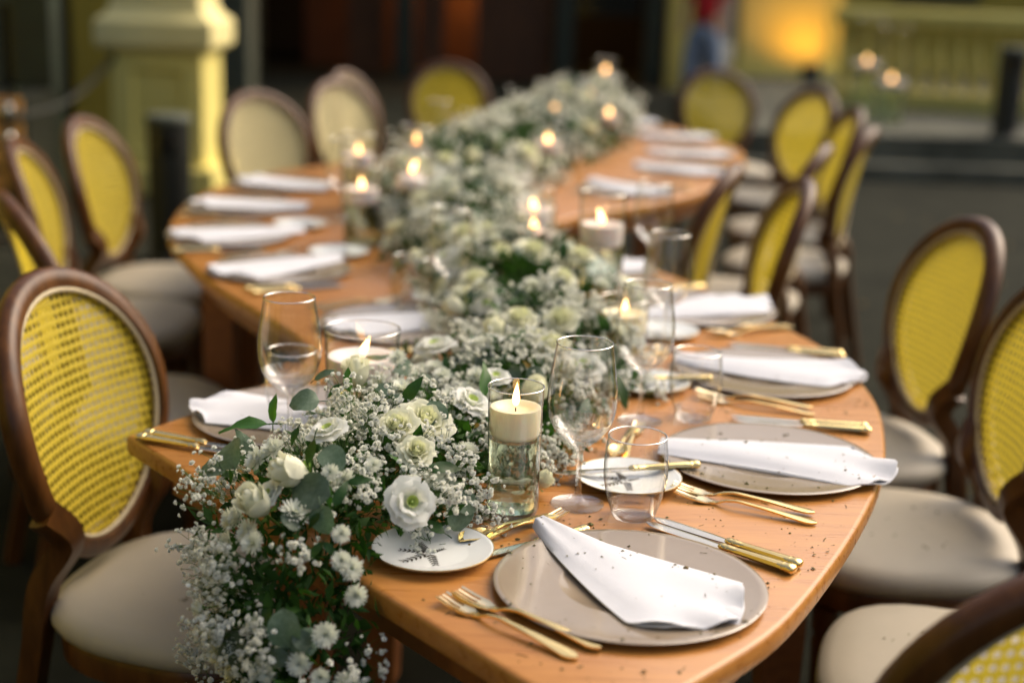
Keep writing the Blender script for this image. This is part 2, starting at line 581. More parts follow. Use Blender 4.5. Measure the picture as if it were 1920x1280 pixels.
# pale pier with recessed panel
px_, py_ = -2.27, 9.25
pr_ = empty('gate_pier', (px_, py_, 0))
tag(pr_, 'pale yellow panelled pier with a wide moulded cap', 'pier')
bpart('base', M['yellow'], px_ - .36, px_ + .36, py_ - .36, py_ + .36, 0, .18, pr_, .02)
mm = MB()   # shaft with a real recess in its front
s, z0, z1, rx, rz0, rz1, dpt = .285, .183, .88, .165, .27, .78, .035
mm.add([(-s, -s, z0), (s, -s, z0), (s, -s, z1), (-s, -s, z1), (-rx, -s, rz0), (rx, -s, rz0), (rx, -s, rz1), (-rx, -s, rz1),
        (-rx + .02, -s + dpt, rz0 + .02), (rx - .02, -s + dpt, rz0 + .02), (rx - .02, -s + dpt, rz1 - .02), (-rx + .02, -s + dpt, rz1 - .02),
        (-s, s, z0), (s, s, z0), (s, s, z1), (-s, s, z1)],
       [(0, 1, 5, 4), (1, 2, 6, 5), (2, 3, 7, 6), (3, 0, 4, 7), (4, 5, 9, 8), (5, 6, 10, 9), (6, 7, 11, 10), (7, 4, 8, 11), (8, 9, 10, 11),
        (1, 13, 14, 2), (13, 12, 15, 14), (12, 0, 3, 15), (3, 2, 14, 15), (0, 12, 13, 1)])
mm.put('shaft', M['yellow'], pr_, smooth=False)
mm = MB()
prof = [(.30, .883), (.32, .90), (.355, .925), (.36, .94), (.36, 1.07), (.35, 1.085), (.30, 1.12), (.275, 1.18), (.27, 1.26), (.30, 1.30), (.30, 1.36)]
mm.lathe([(r * 1.414, z) for r, z in prof], 4)
o = mm.put('cap', M['stone_pale'], pr_, smooth=False)
o.rotation_euler = (0, 0, R(45))
mm = MB()
mm.lathe([(.12, 1.363), (.16, 1.40), (.21, 1.5), (.22, 1.6), (.18, 1.72), (.10, 1.80), (.02, 1.83)], 24)
mm.put('finial', M['stone_pale'], pr_)

# yellow house wall and dark green door at the left
yh = empty('yellow_house', (-4.0, 11.2, 0))
tag(yh, 'deep yellow house wall in shade beside the pale pier', 'building')
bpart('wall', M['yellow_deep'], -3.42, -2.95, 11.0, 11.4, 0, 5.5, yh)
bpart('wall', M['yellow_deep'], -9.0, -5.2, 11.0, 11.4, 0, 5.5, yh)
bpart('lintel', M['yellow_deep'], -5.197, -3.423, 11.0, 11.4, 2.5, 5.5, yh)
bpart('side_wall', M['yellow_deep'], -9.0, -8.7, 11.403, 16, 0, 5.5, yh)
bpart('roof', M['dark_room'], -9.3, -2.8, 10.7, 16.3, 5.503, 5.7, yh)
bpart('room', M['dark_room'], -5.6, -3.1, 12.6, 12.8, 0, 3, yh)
gd = empty('green_shopfront', (-3.3, 8.4, 0))
tag(gd, 'dark green painted timber shopfront with heavy post beside the wooden crate', 'shopfront')
bpart('post', M['green_wood'], -2.93, -2.70, 8.3, 8.5, 0, 3.0, gd, .01)
bpart('post', M['green_wood'], -4.2, -4.0, 8.3, 8.5, 0, 3.0, gd, .01)
bpart('rail', M['grey_green'], -3.997, -2.933, 8.36, 8.45, 1.17, 1.24, gd)
bpart('rail', M['green_wood'], -3.997, -2.933, 8.36, 8.45, .0, .30, gd)
bpart('rail', M['green_wood'], -3.997, -2.933, 8.36, 8.45, 2.7, 3.0, gd)
bpart('pane', M['window'], -3.997, -2.933, 8.41, 8.42, .303, 1.167, gd)
bpart('pane', M['window'], -3.997, -2.933, 8.41, 8.42, 1.243, 2.697, gd)
bpart('stile', M['grey_green'], -3.07, -3.01, 8.34, 8.40, .303, 1.167, gd)

# long tall house added to shade the left of the yard (out of the picture, beside the camera)
lh = empty('unseen_tall_house', (-6, 0, 0))
tag(lh, 'unseen tall house front added to shade the yard, left of the chairs', 'building')
bpart('wall', M['yellow_deep'], -6.6, -4.6, -6, 8.0, 0, 5.5, lh)

# slatted wooden crate at the left edge
cr = empty('wooden_crate', (-2.98, 7.75, 0))
tag(cr, 'orange slatted wooden crate behind the barrier rope', 'crate')
for k in range(5):
    mm = MB(); z = .06 + k * .135
    mm.box(-.30, .28, -.02, .0, z, z + .10)
    mm.put('slat', M['orange_wood'], cr, smooth=False)
for x in (-.29, .22):
    mm = MB(); mm.box(x, x + .05, .003, .06, .0, .74)
    mm.put('corner_post', M['green_wood'], cr, smooth=False)
mm = MB(); mm.box(-.30, .28, .063, .6, .02, .7)
mm.put('body', M['black_metal'], cr, smooth=False)

# stanchion and rope
st = empty('rope_stanchion', (-2.62, 7.3, 0))
tag(st, 'steel stanchion holding the dark barrier rope beside the crate', 'stanchion')
mm = MB(); mm.lathe([(.15, 0), (.15, .015), (.03, .03), (.022, .06)], 24); mm.put('foot', M['black_metal'], st)
mm = MB(); mm.lathe([(.02, .06), (.02, .62)], 16); mm.put('post', M['black_metal'], st)
mm = MB(); mm.lathe([(.02, .62), (.035, .65), (.04, .68), (.03, .71), (.0, .725)], 16); mm.put('knob', M['chrome'], st)
mm = MB(); mm.lathe([(.022, .49), (.036, .51), (.036, .54), (.022, .56)], 16); mm.put('collar', M['chrome'], st)
mm = MB()
a, b = np.array([-2.62, 7.3, .66]), np.array([-2.53, 8.97, .86])
pts = [a + (b - a) * t - np.array([0, 0, .22 * 4 * t * (1 - t) * .5]) for t in np.linspace(0, 1, 20)]
mm.tube(pts, .016, 8)
tag(mm.put('barrier_rope', M['black_metal']), 'dark barrier rope sagging from the steel stanchion to the pale pier', 'rope')

# bollards


def bollard(x, y, z, h, label):
    t = empty('bollard', (x, y, z))
    tag(t, label, 'bollard', 'dark bollards round the yard')
    q = MB(); q.lathe([(.115, 0), (.115, .02), (.105, .03), (.105, h - .03), (.10, h - .025)], 28); q.put('body', M['black_metal'], t)
    q = MB(); q.lathe([(.112, h - .024), (.112, h), (.10, h + .012), (.0, h + .016)], 28); q.put('cap', M['grey_green'], t)
    q = MB()
    th_ = np.linspace(R(-125), R(-60), 8)
    vs_ = [(.109 * math.cos(a_), .109 * math.sin(a_), zz) for zz in (h - .17, h - .07) for a_ in th_]
    q.add(vs_, [(k, k + 1, k + 9, k + 8) for k in range(7)])
    q.put('lamp_window', M['window'], t)
    return t


bollard(-1.72, 7.0, 0, .71, 'dark cylindrical bollard in front of the pale panelled pier')
bollard(3.80, 10.98 + .25, .32, .68, 'dark bollard on the terrace in front of the balustrade')

# right pier with uplight
rp_ = empty('lit_pier', (3.05, 17.2, .32))
tag(rp_, 'yellow pier glowing orange above a floor uplight', 'pier')
mm = MB(); mm.box(-.5, .50, -.15, .35, .12, 4.4); o = mm.put('shaft', M['yellow'], rp_, smooth=False)
mm = MB(); mm.box(.503, .72, .05, .35, .12, 4.4); mm.put('return', M['yellow'], rp_, smooth=False)
mm = MB(); mm.box(-.56, .76, -.21, .4, 0, .117); mm.put('base', M['yellow'], rp_, smooth=False)
up = empty('floor_uplight', (3.30, 16.50, .32))
tag(up, 'small black floor uplight at the foot of the glowing yellow pier', 'lamp')
mm = MB(); mm.lathe([(.10, 0), (.11, .03), (.11, .16), (.095, .2), (.09, .2), (.085, .15), (0, .15)], 20); mm.put('housing', M['black_metal'], up)
ld = bpy.data.lights.new('uplight_beam', 'SPOT')
ld.energy = 20; ld.color = (1, .46, .05); ld.spot_size = R(140); ld.spot_blend = 1; ld.shadow_soft_size = .05
lo = bpy.data.objects.new('uplight_beam', ld); col.objects.link(lo)
lo.location = (3.30, 16.50, .54)
lo.rotation_euler = (Vector((3.30, 16.50, .54)) - Vector((3.3, 17.05, 1.2))).to_track_quat('Z', 'Y').to_euler()

# balustrade
A, B = np.array([2.98, 13.8]), np.array([5.6, 12.55])
L = np.linalg.norm(B - A); ang = math.atan2(*(B - A)[::-1])
ba = empty('balustrade', (A[0], A[1], .32), ang)
tag(ba, 'yellow stone balustrade with turned balusters on the terrace edge', 'balustrade')
mm = MB(); mm.box(0, L, -.14, .14, .0, .16); o = mm.put('plinth', M['yellow_olive'], ba, smooth=False)
mm = MB(); mm.box(0, L, -.15, .15, .74, .90); o = mm.put('handrail', M['yellow_olive'], ba, smooth=False)
o.modifiers.new('bevel', 'BEVEL').width = .03
q = MB(); q.lathe([(.05, .163), (.05, .19), (.03, .21), (.055, .29), (.065, .36), (.05, .46), (.03, .58), (.028, .64), (.05, .67), (.05, .737)], 14)
bme = q.mesh('baluster', M['yellow_olive'])
for k in range(int(L / .17)):
    put('baluster', bme, ba, loc=(.1 + k * .17, 0, 0))
# wall of the house behind the terrace
th = empty('terrace_house', (6, 19, .32))
tag(th, 'olive yellow house wall behind the balustrade', 'building')
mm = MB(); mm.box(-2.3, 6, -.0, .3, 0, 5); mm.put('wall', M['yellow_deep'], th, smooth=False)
mm = MB(); mm.box(-1.2, -.1, -.03, -.003, .9, 2.6); mm.put('shutter', M['green_wood'], th, smooth=False)

# ------------------------------------------------------------------ serpentine table
TZ = .75
right_edge = [(.203, 1.36), (.301, 1.476), (.373, 1.596), (.468, 1.79), (.556, 2.005), (.612, 2.2), (.650, 2.439), (.640, 2.73), (.590, 2.925),
              (.526, 3.125), (.433, 3.363), (.32, 3.567), (.20, 3.78), (.12, 3.98), (.11, 4.14), (.20, 4.31), (.335, 4.46), (.577, 4.777), (.74, 5.10), (.86, 5.45), (.93, 5.85), (.944, 6.15),
              (.87, 6.48), (.76, 6.9), (.62, 7.25)]
left_edge = [(-.592, 2.092), (-.49, 2.27), (-.415, 2.45), (-.385, 2.60), (-.43, 2.74), (-.523, 2.90), (-.688, 3.18), (-.823, 3.468), (-.929, 3.741), (-.985, 4.06), (-1.0, 4.35),
             (-.96, 4.68), (-.84, 5.0), (-.62, 5.32), (-.38, 5.62), (-.22, 5.95), (-.16, 6.3), (-.20, 6.65), (-.33, 7.0)]
re_ = catmull(right_edge, 4)
le_ = catmull(left_edge, 4)
corner = np.array([.103, 1.258])
outline = np.concatenate([[corner], re_, le_[::-1]])


def offset_poly(P, d):
    """inset of a closed outline, counter-clockwise"""
    Q = []
    n = len(P)
    for i in range(n):
        a_, b_, c_ = P[i - 1], P[i], P[(i + 1) % n]
        t1 = (b_ - a_) / (np.linalg.norm(b_ - a_) + 1e-9); t2 = (c_ - b_) / (np.linalg.norm(c_ - b_) + 1e-9)
        n1 = np.array([-t1[1], t1[0]]); n2 = np.array([-t2[1], t2[0]])
        nn = n1 + n2
        nn /= max(.35, (nn @ nn) ** .5) / 1.0
        k = 1 / max(.5, nn @ n1)
        Q.append(b_ + nn * d * min(k, 1.6))
    return np.array(Q)


tb = empty('serpentine_table', (0, 0, 0))
tag(tb, 'long winding orange brown wooden banquet table laid for dinner', 'table')
mm = MB()
rings = []
rr, thk = .007, .034
for d, z in ((.012, TZ - thk), (.002, TZ - thk + .003), (0, TZ - thk + .008), (0, TZ - rr), (rr * .3, TZ - rr * .3), (rr, TZ)):
    P = offset_poly(outline, d)
    rings.append([(p[0], p[1], z) for p in P])
n = len(outline)
vs_ = [p for r_ in rings for p in r_]
fs = []
for i in range(len(rings) - 1):
    for k in range(n):
        k2 = (k + 1) % n
        fs.append((i * n + k, i * n + k2, (i + 1) * n + k2, (i + 1) * n + k))
fs.append(tuple((len(rings) - 1) * n + k for k in range(n)))
fs.append(tuple(range(n - 1, -1, -1)))
mm.add(vs_, fs)
mm.put('tabletop', M['table'], tb, angle=50)
mm = MB()
Po, Pi_ = offset_poly(outline, .055), offset_poly(outline, .075)
n = len(outline)
vs_ = [(p[0], p[1], TZ - thk - .001) for p in Po] + [(p[0], p[1], TZ - thk - .062) for p in Po] + [(p[0], p[1], TZ - thk - .062) for p in Pi_] + [(p[0], p[1], TZ - thk - .001) for p in Pi_]
fs = []
for i in range(3):
    for k in range(n):
        k2 = (k + 1) % n
        fs.append(((i + 1) * n + k, (i + 1) * n + k2, i * n + k2, i * n + k))
mm.add(vs_, fs)
mm.put('apron', M['apron'], tb, angle=50)
q = MB()
q.lathe([(.030 * 1.414, 0), (.036 * 1.414, .3), (.040 * 1.414, TZ - thk - .063)], 4)
lme = q.mesh('leg', M['apron'], smooth=False)
for (x, y) in ((-.31, 2.06), (.09, 1.40), (.50, 2.35), (-.25, 2.75), (.36, 3.25), (-.75, 3.55), (.10, 4.05), (-.86, 4.5), (.45, 4.85), (-.45, 5.25), (.80, 5.9), (-.08, 6.3), (.62, 6.9), (-.2, 6.9)):
    put('leg', lme, tb, loc=(x, y, 0), rot=(0, 0, R(45) + rnd.uniform(-.2, .2)))

# ------------------------------------------------------------------ cane back chairs
OW, OH, OC, OREC, OY = .235, .245, .71, .22, -.225


def oval_pt(t, k=1.0, off=0.0, inset=0.0):
    a_ = math.cos(t) * (OW - inset) * (1 + .10 * math.sin(t)) * k
    b_ = math.sin(t) * (OH - inset) * k
    wrap = .05 * (a_ / OW) ** 2          # the back curls forward at its sides
    return np.array([a_, OY - OREC * b_ + off + wrap, OC + b_])


def cane_mesh(name, mat, off):
    step, stz = .0142, .0162
    na, nb = int(OW * 1.12 / step) + 1, int(OH / stz) + 1
    V, F = [], []
    idx = {}

    def gv(x2, y2):   # half-step lattice
        if (x2, y2) not in idx:
            a_, b_ = x2 * step / 2, y2 * stz / 2
            wrap = .05 * (a_ / OW) ** 2
            idx[(x2, y2)] = len(V)
            V.append((a_, OY - OREC * b_ + off + wrap + .0006 * ((x2 // 2 + y2 // 2) % 2), OC + b_))
        return idx[(x2, y2)]
    for i in range(-na, na + 1):
        for j in range(-nb, nb + 1):
            a_, b_ = i * step, j * stz
            t_ = math.atan2(b_ / (OH - .027), a_ / ((OW - .027)))
            rlim = (1 + .10 * math.sin(t_))
            if (a_ / ((OW - .020) * rlim)) ** 2 + (b_ / (OH - .020)) ** 2 > 1.0: continue
            o8 = [(-1, -1), (0, -1), (1, -1), (1, 0), (1, 1), (0, 1), (-1, 1), (-1, 0)]
            outer = [gv(2 * i + u, 2 * j + v_) for u, v_ in o8]
            inner, back = [], []
            hr = step * .315 * rnd.uniform(.94, 1.05)
            cx, cz = a_ + rnd.uniform(-.0004, .0004), b_ + rnd.uniform(-.0004, .0004)
            for u, v_ in o8:
                l_ = math.hypot(u, v_)
                aa, bb = cx + u / l_ * hr, cz + v_ / l_ * hr * 1.05
                wrap = .05 * (aa / OW) ** 2
                inner.append(len(V)); V.append((aa, OY - OREC * bb + off + wrap - .0012, OC + bb))
            for k in range(8):
                k2 = (k + 1) % 8
                F.append((outer[k], outer[k2], inner[k2], inner[k]))
    return mesh(name, V, F, mat)


def make_chair(label, cane_mat, seat_extra=0):
    t = empty('cane_back_chair')
    tag(t, label, 'chair', 'oval cane back chairs round the table')
    th = np.linspace(0, 2 * math.pi, 56, endpoint=False)
    # back frame: moulded section swept round the oval
    pts = [oval_pt(a_, 1.0, 0, .017) for a_ in th]
    cpt = np.array([0, OY, OC])
    ups = np.array([p - cpt for p in pts]); ups[:, 1] = 0
    sect = [(-1.15, -.9), (-1.2, -.3), (-1.0, .55), (-.5, .98), (.5, .98), (1.0, .55), (1.2, -.3), (1.15, -.9), (.5, -1.05), (-.5, -1.05)]
    q = MB(); q.tube(pts, .0172, closed=True, sect=sect, upv=ups)
    q.put('back_frame', M['chair'], t, angle=70)
    for off in (.0145, -.0145):
        q = MB(); q.tube([oval_pt(a_, 1.0, off, .037) for a_ in th], .0048, 8, closed=True)
        q.put('piping', M['piping'], t, angle=180)
    put('cane_panel', cane_mesh('cane_panel', cane_mat, .006), t)
    # seat rail and cushion
    def seat_out(k, z):
        o_ = []
        for a_ in np.linspace(0, 2 * math.pi, 40, endpoint=False):
            c, s_ = math.cos(a_), math.sin(a_)
            ex = 2.7
            rr_ = (abs(c) ** ex + abs(s_) ** ex) ** (-1 / ex)
            wd = .235 + .018 * s_
            o_.append((c * rr_ * wd * k, s_ * rr_ * .225 * k + .01, z))
        return o_
    q = MB()
    rs = [seat_out(.93, .335), seat_out(.96, .34), seat_out(.97, .375), seat_out(.95, .385)]
    n_ = 40
    fs_ = [(i * n_ + k, i * n_ + (k + 1) % n_, (i + 1) * n_ + (k + 1) % n_, (i + 1) * n_ + k) for i in range(3) for k in range(n_)]
    fs_ += [tuple(range(n_ - 1, -1, -1)), tuple(3 * n_ + k for k in range(n_))]
    q.add([p for r_ in rs for p in r_], fs_)
    q.put('seat_rail', M['chair'], t, angle=50)
    q = MB()
    rs = [seat_out(.97, .386), seat_out(1.0, .392), seat_out(1.03, .404), seat_out(1.03, .416), seat_out(1.0, .428), seat_out(.92, .437), seat_out(.75, .443), seat_out(.5, .447), seat_out(.25, .449)]
    fs_ = [(i * n_ + k, i * n_ + (k + 1) % n_, (i + 1) * n_ + (k + 1) % n_, (i + 1) * n_ + k) for i in range(len(rs) - 1) for k in range(n_)]
    fs_.append(tuple((len(rs) - 1) * n_ + k for k in range(n_)))
    fs_.append(tuple(range(n_ - 1, -1, -1)))
    q.add([p for r_ in rs for p in r_], fs_)
    q.put('seat_cushion', M['seat'], t, angle=80)
    # legs: rear ones run up into the oval back, front ones are turned
    for s_ in (-1, 1):
        q = MB()
        p = catmull([(s_ * .175, -.275, 0), (s_ * .172, -.235, .2), (s_ * .168, -.205, .36), (s_ * .155, -.195, .46), (s_ * .15, -.17 + .02, .545), (s_ * .185, -.19 + .02, .60)], 5)
        q.tube(p, np.linspace(.0165, .0215, len(p)), sect=[(-1, -1), (1, -1), (1.15, 0), (1, 1), (-1, 1), (-1.15, 0)], upv=(0, 1, 0))
        q.put('rear_leg', M['chair'], t, angle=70)
        q = MB()
        q.lathe([(.010, 0), (.013, .01), (.012, .03), (.015, .08), (.021, .25), (.023, .27), (.018, .28), (.024, .295), (.025, .334)], 14, c=(s_ * .175, .175, 0))
        q.put('front_leg', M['chair'], t, angle=50)
    return t


chair_y = make_chair('nearest cane chair at the left table corner, its whole yellow oval back in view', M['cane'])
chair_y.location = (-.530, 2.262, 0); chair_y.rotation_euler = (0, 0, R(-104))
chair_c = make_chair('cream cane chair at the left end of the curve, in front of the grey pillar', M['cane_cream'])
chair_c.location = (-.883, 5.656, 0); chair_c.rotation_euler = (0, 0, R(-131))
for x, y, r_, src, lab in (
    (-.90, 3.25, -62, chair_y, 'yellow cane chair turned edge-on right behind the nearest left chair'),
    (-1.26, 3.60, -85, chair_y, 'yellow cane chair cut by the left picture edge below the wooden crate'),
    (-1.175, 4.094, -82, chair_y, 'narrow-looking yellow cane chair between the left picture edge and the bollard chair'),
    (-1.172, 4.64, -97, chair_y, 'yellow cane chair with full oval back just left of the black bollard'),
    (-.64, 6.394, -127, chair_c, 'cream cane chair standing in front of another cream chair at the far left'),
    (-.634, 7.045, -111, chair_c, 'cream cane chair half hidden behind another cream chair at the far left'),
    (-.378, 7.828, 187, chair_y, 'yellow cane chair at the far table end, alone before the dark restaurant'),
    (1.162, 8.007, 192, chair_y, 'yellow cane chair at the far right, in front of the standing person'),
    (1.228, 6.993, 116, chair_y, 'yellow cane chair in front of the glowing pier'),
    (1.15, 6.05, 92, chair_y, 'yellow cane chair seen edge-on, farther of the two leaning before the terrace steps'),
    (1.04, 5.35, 70, chair_y, 'yellow cane chair seen edge-on, nearer of the two leaning before the terrace steps'),
    (.74, 4.72, 71, chair_y, 'yellow cane chair at the inner curve whose top rail crosses the chair by the pier'),
    (.36, 4.13, 73, chair_y, 'yellow cane chair edge-on with its rail overlapping the far right napkins'),
    (.50, 3.80, 89, chair_y, 'yellow cane chair edge-on at the right curve beside the fourth right setting'),
    (.79, 3.18, 98, chair_y, 'yellow cane chair with large tilted oval back standing clear on the right'),
    (.785, 2.62, 88, chair_y, 'yellow cane chair cut by the right picture edge with debris on its seat'),
    (.74, 2.02, 74, chair_y, 'cane chair whose pale seat shows beneath the lower right table edge'),
    (.495, 1.53, 23, chair_y, 'closest cane chair of all, its dark rail crossing the lower right corner'),
):
    dup(src, (x, y, 0), R(r_), lab)

# ------------------------------------------------------------------ tableware kinds
Z0 = TZ + .0008


def lathe_mesh(name, prof, mat, seg=48, angle=60, cap=False):
    q = MB(); q.lathe(prof, seg, cap=cap)
    return q.mesh(name, mat, angle=angle)


charger_me = lathe_mesh('charger_plate', [(0, .0045), (.081, .0045), (.0835, .0062), (.087, .0066), (.125, .0072), (.155, .0098), (.1635, .0108), (.165, .0098), (.1635, .008), (.12, .003), (.11, 0), (0, 0)], M['charger'], 72, 80)
bread_me = lathe_mesh('bread_plate', [(0, .0035), (.043, .0035), (.047, .0045), (.055, .0062), (.073, .0115), (.0765, .0128), (.0775, .0122), (.0765, .0108), (.056, .003), (.05, 0), (0, 0)], M['porcelain'], 56, 80)
q = MB(); q.tube([(.0772 * math.cos(a), .0772 * math.sin(a), .0126) for a in np.linspace(0, 2 * math.pi, 56, endpoint=False)], .0007, 6, closed=True)
bread_rim_me = q.mesh('gold_rim', M['goldline'])


def motif_mesh():
    q = MB()
    def sprig(x0, y0, ang_, ln, n_, lf, z=.0048):
        c, s_ = math.cos(ang_), math.sin(ang_)
        P = [(x0 + c * ln * t, y0 + s_ * ln * t) for t in np.linspace(0, 1, 7)]
        for i in range(6):
            (ax, ay), (bx, by) = P[i], P[i + 1]
            q.add([(ax - s_ * .00035, ay + c * .00035, z), (ax + s_ * .00035, ay - c * .00035, z), (bx + s_ * .00035, by - c * .00035, z), (bx - s_ * .00035, by + c * .00035, z)], [(0, 1, 2, 3)])
        for k in range(n_):
            t = .18 + .82 * k / (n_ - 1)
            for sg in (-1, 1):
                la = ang_ + sg * R(48)
                lx, ly = x0 + c * ln * t, y0 + s_ * ln * t
                L_ = lf * .8 * (1 - .35 * t)
                dx, dy = math.cos(la), math.sin(la)
                nx, ny = -dy, dx
                W_ = L_ * .17
                pts_ = [(lx, ly), (lx + dx * L_ * .3 + nx * W_, ly + dy * L_ * .3 + ny * W_), (lx + dx * L_ * .65 + nx * W_ * .9, ly + dy * L_ * .65 + ny * W_ * .9), (lx + dx * L_, ly + dy * L_),
                        (lx + dx * L_ * .65 - nx * W_ * .9, ly + dy * L_ * .65 - ny * W_ * .9), (lx + dx * L_ * .3 - nx * W_, ly + dy * L_ * .3 - ny * W_)]
                q.add([(a_, b_, z) for a_, b_ in pts_], [(0, 5, 4, 3, 2, 1)])
    for a_, l_, n_, lf in ((R(205), .043, 6, .0135), (R(150), .036, 6, .012), (R(95), .032, 7, .011), (R(265), .036, 6, .013), (R(20), .022, 6, .008)):
        sprig(-.004, .0, a_, l_, n_, lf)
    me_ = q.mesh('leaf_motif', M['motif'], smooth=False)
    # the print follows the dish of the plate
    for v_ in me_.vertices:
        r_ = math.hypot(v_.co.x, v_.co.y)
        v_.co.z = float(np.interp(r_, [0, .043, .047, .055, .073], [.0035, .0035, .0045, .0062, .0115])) + .0004
    return me_


motif_me = motif_mesh()


def fork_meshes(L_=.205):
    """handle solid + tined head solid, head at -x"""
    xs = np.linspace(0, 1, 30)
    def cz(x):    # side profile, x along from tine tips to handle end
        return float(np.interp(x, [0, .10, .22, .30, .36, .45, .7, .92, 1.0], [.0085, .004, .0015, .004, .0095, .0125, .009, .0045, .004]))
    # head: 7 strips across
    P, mask, th = [], [], []
    hx = [0, .05, .1, .15, .19, .215, .24, .265, .285]
    hw = [.0105, .0112, .0115, .0115, .0112, .0102, .008, .005, .0032]
    cols = [-1, -.70, -.52, -.14, .14, .52, .70, 1]
    cols = [-1, -.68, -.52, -.17, .0 - .02, .02, .17, .52, .68, 1]
    cols = [-1, -.70, -.44, -.14, .14, .44, .70, 1]
    for i, x in enumerate(hx):
        P.append([(x * L_, c * hw[i], cz(x) + .0022 * (abs(c)) ** 2 * (1 if i < 6 else .3)) for c in cols])
    for i in range(len(hx) - 1):
        row = []
        for j in range(7):
            row.append(j % 2 == 0 if i < 3 else True)
        mask.append(row)
    hv, hf = lattice_solid(P, mask, .0016)
    P, mask = [], []
    sx_ = np.linspace(.265, 1, 22)
    for x in sx_:
        wd = float(np.interp(x, [.265, .3, .4, .6, .8, .93, .98, 1.0], [.0050, .0032, .0028, .0040, .0066, .0085, .0065, .002]))
        P.append([(x * L_, wd * c, cz(x) + .0008 * (1 - c * c)) for c in (-1, -.5, 0, .5, 1)])
    mask = [[True] * 4 for _ in range(21)]
    bv_, bf_ = lattice_solid(P, mask, .0026)
    return mesh('tines', hv, hf, M['gold_pale'], angle=40), mesh('handle', bv_, bf_, M['gold'], angle=50)


fork_head_me, fork_handle_me = fork_meshes()


def knife_meshes(L_=.225, bl=.118):
    P = []
    for x in np.linspace(0, 1, 14):
        wd = float(np.interp(x, [0, .04, .12, .3, .8, 1.0], [.0015, .0055, .0085, .0095, .0085, .0065]))
        up_ = float(np.interp(x, [0, .1, 1], [.0, -.001, -.001]))
        P.append([(x * bl, up_ + c * wd, .0055 + (.0006 if abs(c) < .5 else 0)) for c in (-1, -.4, .4, 1)])
    v_, f_ = lattice_solid(P, [[True] * 3 for _ in range(13)], .0014)
    blade = mesh('blade', v_, f_, M['steel'], angle=30)
    q = MB()
    prof = [(.0042, bl - .004), (.0068, bl), (.0072, bl + .004), (.006, bl + .007), (.0074, bl + .010), (.0062, bl + .013), (.0066, bl + .018)]
    n_ = 20
    for k in range(n_):
        t = k / (n_ - 1)
        prof.append((.0062 + .0022 * t, bl + .019 + t * (L_ - bl - .036)))
    prof += [(.0096, L_ - .016), (.0088, L_ - .012), (.0102, L_ - .009), (.0096, L_ - .003), (.006, L_), (0, L_ + .0006)]
    # oval fluted handle turned along x
    seg = 24
    vs_, fs_ = [], []
    for r_, x in prof:
        for k in range(seg):
            a_ = 2 * math.pi * k / seg
            rr_ = r_ * (1 + (.06 if k % 3 == 0 else -.02) * (1 if .14 < x < L_ - .02 else .2))
            vs_.append((x, rr_ * math.cos(a_), .0062 + rr_ * .62 * math.sin(a_)))
    for i in range(len(prof) - 1):
        for k in range(seg):
            fs_.append((i * seg + k, i * seg + (k + 1) % seg, (i + 1) * seg + (k + 1) % seg, (i + 1) * seg + k))
    fs_.append(tuple(range(seg - 1, -1, -1)))
    handle = mesh('handle', vs_, fs_, M['gold'], angle=35)
    return blade, handle


knife_blade_me, knife_handle_me = knife_meshes()


def spoon_mesh(L_=.175):
    P, N_ = [], []
    for x in np.linspace(0, 1, 30):
        wd = float(np.interp(x, [0, .02, .07, .15, .24, .30, .36, .6, .85, .95, 1], [.002, .008, .014, .0165, .012, .005, .0028, .004, .0075, .0075, .002]))
        zc = float(np.interp(x, [0, .1, .18, .28, .36, .45, .7, 1], [.006, .004, .0035, .006, .0095, .012, .0085, .004]))
        bowl = .006 if x < .28 else -.0008
        P.append([(x * L_, c * wd, zc + bowl * c * c * min(1, wd / .012)) for c in (-1, -.5, 0, .5, 1)])
    v_, f_ = lattice_solid(P, [[True] * 4 for _ in range(29)], .0018)
    return mesh('spoon', v_, f_, M['gold'], angle=50)


spoon_me = spoon_mesh()


def napkin_mesh(seed, W_=.092, L_=.355, bend=0.0, tip=.014):
    r_ = random.Random(seed)
    ph = r_.uniform(0, 6)
    P, th = [], []
    ns, nu = 34, 17
    for i in range(ns):
        s_ = i / (ns - 1)
        row = []
        for j in range(nu):
            u = -1 + 2 * j / (nu - 1)
            # pentagon: cone from the tip to the two corners, then a blunt wavy end
            hw = tip + (W_ - tip) * (s_ / .80) ** .92 if s_ < .80 else W_
            x = s_ * L_
            y = u * hw
            if s_ >= .80:
                e = (s_ - .80) / .20
                x = .80 * L_ + e * (.20 * L_) * (1 - .75 * abs(u) ** 1.5) - .012 * e * u
                y = u * hw * (1 - .16 * e)
            y += bend * (s_ - .5) ** 2
            z = .0065 + .0075 * (1 - abs(u) ** 2.4) * (1 - .62 * s_)
            z += .0030 * math.sin(u * 3.2 + ph) * s_ ** 2 + .0012 * math.sin(u * 5 + s_ * 6 + ph)
            z += .0065 * math.sin(u * 7 + ph * 1.7) * smoothstep(.78, 1, s_)
            z -= .0045 * smoothstep(.55, 1, abs(u))
            row.append((x - .20, y, z))
        P.append(row)
    v_, f_ = lattice_solid(P, [[True] * (nu - 1) for _ in range(ns - 1)], .0018)
    top = mesh('fold', v_, f_, M['napkin'], angle=60)
    P2 = []
    for i in range(ns):
        s_ = i / (ns - 1)
        row = []
        for j in range(nu):
            u = -1 + 2 * j / (nu - 1)
            x, y, z = P[i][j]
            k = .985 + .03 * s_ * math.sin(ph)
            row.append((x * .99 + .004, y * k + .003 * s_ * math.cos(ph), max(.0022, z * .38 - .003 * (1 - abs(u))) + .0042 * math.sin(u * 6 + ph + 1) * smoothstep(.8, 1, s_)))
        P2.append(row)
    v_, f_ = lattice_solid(P2, [[True] * (nu - 1) for _ in range(ns - 1)], .0022)
    return top, mesh('under_fold', v_, f_, M['napkin'], angle=60)


